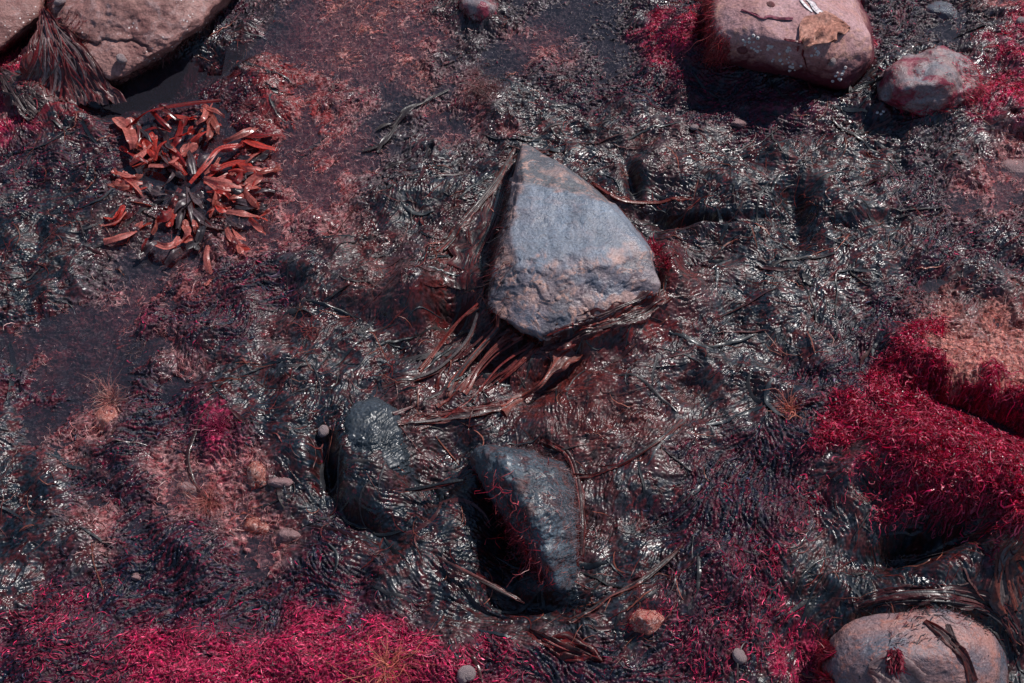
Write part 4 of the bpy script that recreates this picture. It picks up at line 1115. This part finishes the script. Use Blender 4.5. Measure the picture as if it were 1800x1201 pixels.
fur(tc_, 'seaweed_fringe', 1200, 0.014, 0.0016, lambda u, v: (-0.3, -0.9, -0.5), [(0.22, 0.006, 0.03), (0.03, 0.02, 0.025), (0.05, 0.006, 0.01)], 13, lambda u, v, W, Nn: (W[:, 2] < 0.035), lift=0.3)
for k, (lb, cl) in enumerate([('pale orange stone caught', [(0.30, 0.008, 0.03), (0.20, 0.006, 0.02)]), ('pinkish stone furred', [(0.30, 0.12, 0.10), (0.20, 0.07, 0.07)]),
                              ('dull orange flat', [(0.30, 0.08, 0.06), (0.14, 0.02, 0.02)]), ('cracked rosy', [(0.10, 0.03, 0.03), (0.02, 0.02, 0.03)]),
                              ('furry orange lump', [(0.40, 0.16, 0.13), (0.28, 0.10, 0.09)]), ('bright orange broken', [(0.2, 0.02, 0.015), (0.02, 0.02, 0.03)]),
                              ('wet orange stone at the right', [(0.08, 0.05, 0.05), (0.2, 0.05, 0.04)]), ('smooth round grey stone', [(0.06, 0.04, 0.045), (0.2, 0.01, 0.03)]),
                              ('smooth blue grey stone lying', [(0.02, 0.02, 0.03), (0.16, 0.006, 0.025)])]):
    fur(get(lb), 'threads', 170, 0.020, 0.0009, lambda u, v: (random.uniform(-1, 1), random.uniform(-1, .4), 0), cl, 50 + k, lambda u, v, W, Nn: Nn[:, 2] > -0.2, lift=0.25, S=8, wig=0.5)

# ---- wiry tufts
def tuft(px, py, n, L, wd, cols, label, seed, cone=(0, 6.28), z=None, S=10, up=0.5, wig=0.9, spot=0.004):
    r = np.random.default_rng(seed); q = ray_px(px, py)[0]
    x = q.x + r.normal(0, spot, n); y = q.y + r.normal(0, spot, n)
    me = strands('algae_tuft', x, y, S, L, wd, seed, lift=0.005, curl=1.2, spread=0.0, twist=0.8, tilt=up, wig=wig, cols=cols,
                 th=r.uniform(*cone, n), z0=np.full(n, q.z), profile='taper')
    me.transform(Matrix.Translation(-q))
    o = obj('algae_tuft', me); o.location = q
    tag(o, label, 'algae tuft')
tuft(1388, 722, 70, 0.032, 0.0011, [(0.45, 0.17, 0.12), (0.35, 0.12, 0.09)], 'orange wiry tuft standing in the dark weed left of the crimson bank', 201)
tuft(680, 1172, 120, 0.055, 0.0010, [(0.42, 0.13, 0.08), (0.30, 0.08, 0.06)], 'orange wiry tuft spread on the crimson weed at the bottom', 202, up=0.15)
tuft(238, 618, 60, 0.022, 0.0009, [(0.20, 0.12, 0.12), (0.12, 0.07, 0.07)], 'small round grey tuft beside the dark channel at the left', 203, wig=1.4)
tuft(195, 705, 160, 0.034, 0.0008, [(0.36, 0.20, 0.17), (0.30, 0.10, 0.09)], 'pale feathery tuft above the furry orange lump', 204, cone=(0.8, 3.0))
tuft(368, 885, 180, 0.034, 0.0008, [(0.30, 0.12, 0.10), (0.26, 0.07, 0.06)], 'dusty pink tuft below the furred pinkish stone', 205)
tuft(385, 750, 130, 0.026, 0.0012, [(0.22, 0.02, 0.06), (0.15, 0.01, 0.04)], 'magenta tuft in the dark weed at the left', 206, wig=1.5)
tuft(432, 185, 40, 0.014, 0.0009, [(0.20, 0.10, 0.11), (0.12, 0.05, 0.06)], 'tiny pale feather tuft above the wrack plant', 207)
tuft(832, 128, 90, 0.030, 0.0006, [(0.28, 0.18, 0.19), (0.18, 0.10, 0.11)], 'pale hair tuft in the pool above the slate boulder', 208, cone=(0, 3.1))
tuft(385, 935, 50, 0.026, 0.0009, [(0.16, 0.12, 0.13), (0.10, 0.05, 0.05)], 'grey netted tuft left of the cracked rosy stone', 209, wig=1.5)
tuft(1150, 440, 130, 0.012, 0.0024, [(0.28, 0.01, 0.04), (0.18, 0.006, 0.02)], 'crimson frill at the right corner of the slate boulder', 210, spot=0.008)
tuft(1170, 462, 130, 0.012, 0.0024, [(0.22, 0.01, 0.03), (0.10, 0.006, 0.014)], 'dark crimson frill just below the right corner of the slate boulder', 211, spot=0.009)
tuft(848, 160, 420, 0.020, 0.0009, [(0.12, 0.07, 0.07), (0.08, 0.03, 0.03)], 'brown hairy mound behind the slate boulder', 212, spot=0.018, up=0.3)
tuft(545, 585, 60, 0.028, 0.0009, [(0.28, 0.05, 0.05), (0.2, 0.03, 0.03)], 'thin red branching tuft left of the seaweed wrapped rocks', 213, wig=1.2)

# ---- periwinkles, limpets, barnacles
SHELL = rock_mat('shell_wall', (0.36, 0.27, 0.27), (0.24, 0.17, 0.17), (0.45, 0.36, 0.34), 0.3, scale=200, rough=0.5, wet=0.2)
SHELLW = rock_mat('barnacle_shell', (0.85, 0.80, 0.78), (0.70, 0.62, 0.60), (0.8, 0.75, 0.74), 0.3, scale=300, rough=0.6, wet=0.1)
LIMP = rock_mat('limpet_shell', (0.22, 0.06, 0.06), (0.14, 0.03, 0.04), (0.3, 0.14, 0.13), 0.5, scale=150, rough=0.6, wet=0.1)
def shell_mesh():
    A = []; turns = 3.6; S = 110; K = 18
    for i in range(S):
        th = turns * 2 * math.pi * i / (S - 1); rad = 0.36 * (1.95 ** ((th / (2 * math.pi)) - turns))
        cx, cy, cz = math.cos(th) * rad * 0.95, math.sin(th) * rad * 0.95, 0.42 - rad * 1.55
        rg = []
        for k in range(K + 1):
            a = 2 * math.pi * k / K; q = rad * (1 + 0.04 * math.sin(5 * a)) * (1 + 0.03 * math.sin(th * 9))
            rg.append((cx + math.cos(th) * math.cos(a) * q, cy + math.sin(th) * math.cos(a) * q, cz + math.sin(a) * q * 1.15))
        A.append(rg)
    e = np.mean(A[-1], 0); A.append([tuple(e * 0.6 + np.array(p) * 0.4) for p in A[-1]]); A.append([tuple(e)] * (K + 1))
    A = np.array(A); A[..., 2] += 0.35
    return mesh_np('periwinkle', A.reshape(-1, 3), grid_faces(*A.shape[:2]), SHELL)
snail_me = shell_mesh()
for (px, py, sz, lb) in [(110,10,20,'grey periwinkle on the pinkish boulder at the top left corner'),(212,107,18,'round periwinkle near the lower tip of the broad top left boulder'),
        (1220,231,15,'small grey periwinkle in the weed below the rose boulder'),(1457,108,15,'grey periwinkle clinging to the red front of the rose boulder'),
        (1791,40,16,'pale periwinkle at the right edge near the top'),(574,763,19,'pale pink periwinkle beside the black gap left of the wrapped rock'),
        (819,1184,24,'grey periwinkle on the bright crimson weed at the bottom edge'),(1293,1158,20,'grey periwinkle between black mats at the bottom, left of the mottled boulder')]:
    q, nn = ray_px(px, py)
    o = obj('periwinkle', snail_me); o.location = q + nn * 0.003; o.scale = (sz * 0.00105,) * 3
    o.rotation_euler = (Vector(nn).to_track_quat('Z', 'Y').to_matrix() @ Matrix.Rotation(px * 1.7, 3, 'Z') @ Matrix.Rotation(0.7, 3, 'X')).to_euler()
    tag(o, lb, 'snail', 'periwinkles on the shore')
def cone_mesh(name, rings, K, rib, mat):
    A = []
    for (rr_, zz) in rings: A.append([(math.cos(2 * math.pi * k / K) * rr_ * (1 + rib * (k % 2)), math.sin(2 * math.pi * k / K) * rr_ * (1 + rib * (k % 2)), zz) for k in range(K + 1)])
    A = np.array(A)
    return mesh_np(name, A.reshape(-1, 3), grid_faces(*A.shape[:2]), mat)
lim_me = cone_mesh('limpet', [(1.0, -0.1), (0.85, 0.15), (0.6, 0.38), (0.3, 0.58), (0.0, 0.66)], 28, 0.10, LIMP)
for (px, py, sz, lb) in [(1305, 88, 0.011, 'dark red ribbed limpet on the left face of the rose boulder'), (1355, 8, 0.009, 'dull red limpet near the top of the rose boulder')]:
    q, nn = ray_px(px, py); o = obj('limpet', lim_me); o.location = q; o.scale = (sz,) * 3
    o.rotation_euler = Vector(nn).to_track_quat('Z', 'Y').to_euler(); tag(o, lb, 'limpet')
bar_me = cone_mesh('barnacle', [(1.0, -0.2), (0.9, 0.2), (0.62, 0.75), (0.42, 0.85), (0.30, 0.45), (0.0, 0.3)], 16, 0.14, SHELLW)
rb = random.Random(4)
BP = []
for cx, cy, n, sp_ in [(1315,72,11,11),(1335,90,7,8),(1370,108,7,12),(1400,116,6,12),(1432,92,6,10),(1462,128,5,12),(1478,138,4,7),(1385,88,5,8),(1352,82,4,6)]:
    for _ in range(n): BP.append((cx + rb.gauss(0, sp_), cy + rb.gauss(0, sp_ * 0.5)))
for (px, py) in BP:
    q, nn = ray_px(px, py)
    if q.z < 0.02: continue
    o = obj('barnacle', bar_me); o.location = q; o.scale = (rb.uniform(0.0018, 0.0038),) * 3
    o.rotation_euler = Vector(nn).to_track_quat('Z', 'Y').to_euler()
    tag(o, 'tiny white barnacle on the shaded front of the rose boulder', 'barnacle', 'barnacles on the rose boulder')
for i, (px, py) in enumerate([(1542, 198), (1549, 201), (1553, 196)]):
    q, nn = ray_px(px, py); o = obj('barnacle', bar_me); o.location = q; o.scale = (0.003,) * 3
    o.rotation_euler = Vector(nn).to_track_quat('Z', 'Y').to_euler()
    tag(o, 'white barnacle low on the left of the grey rock with crimson growth', 'barnacle', 'barnacles on the grey red rock')
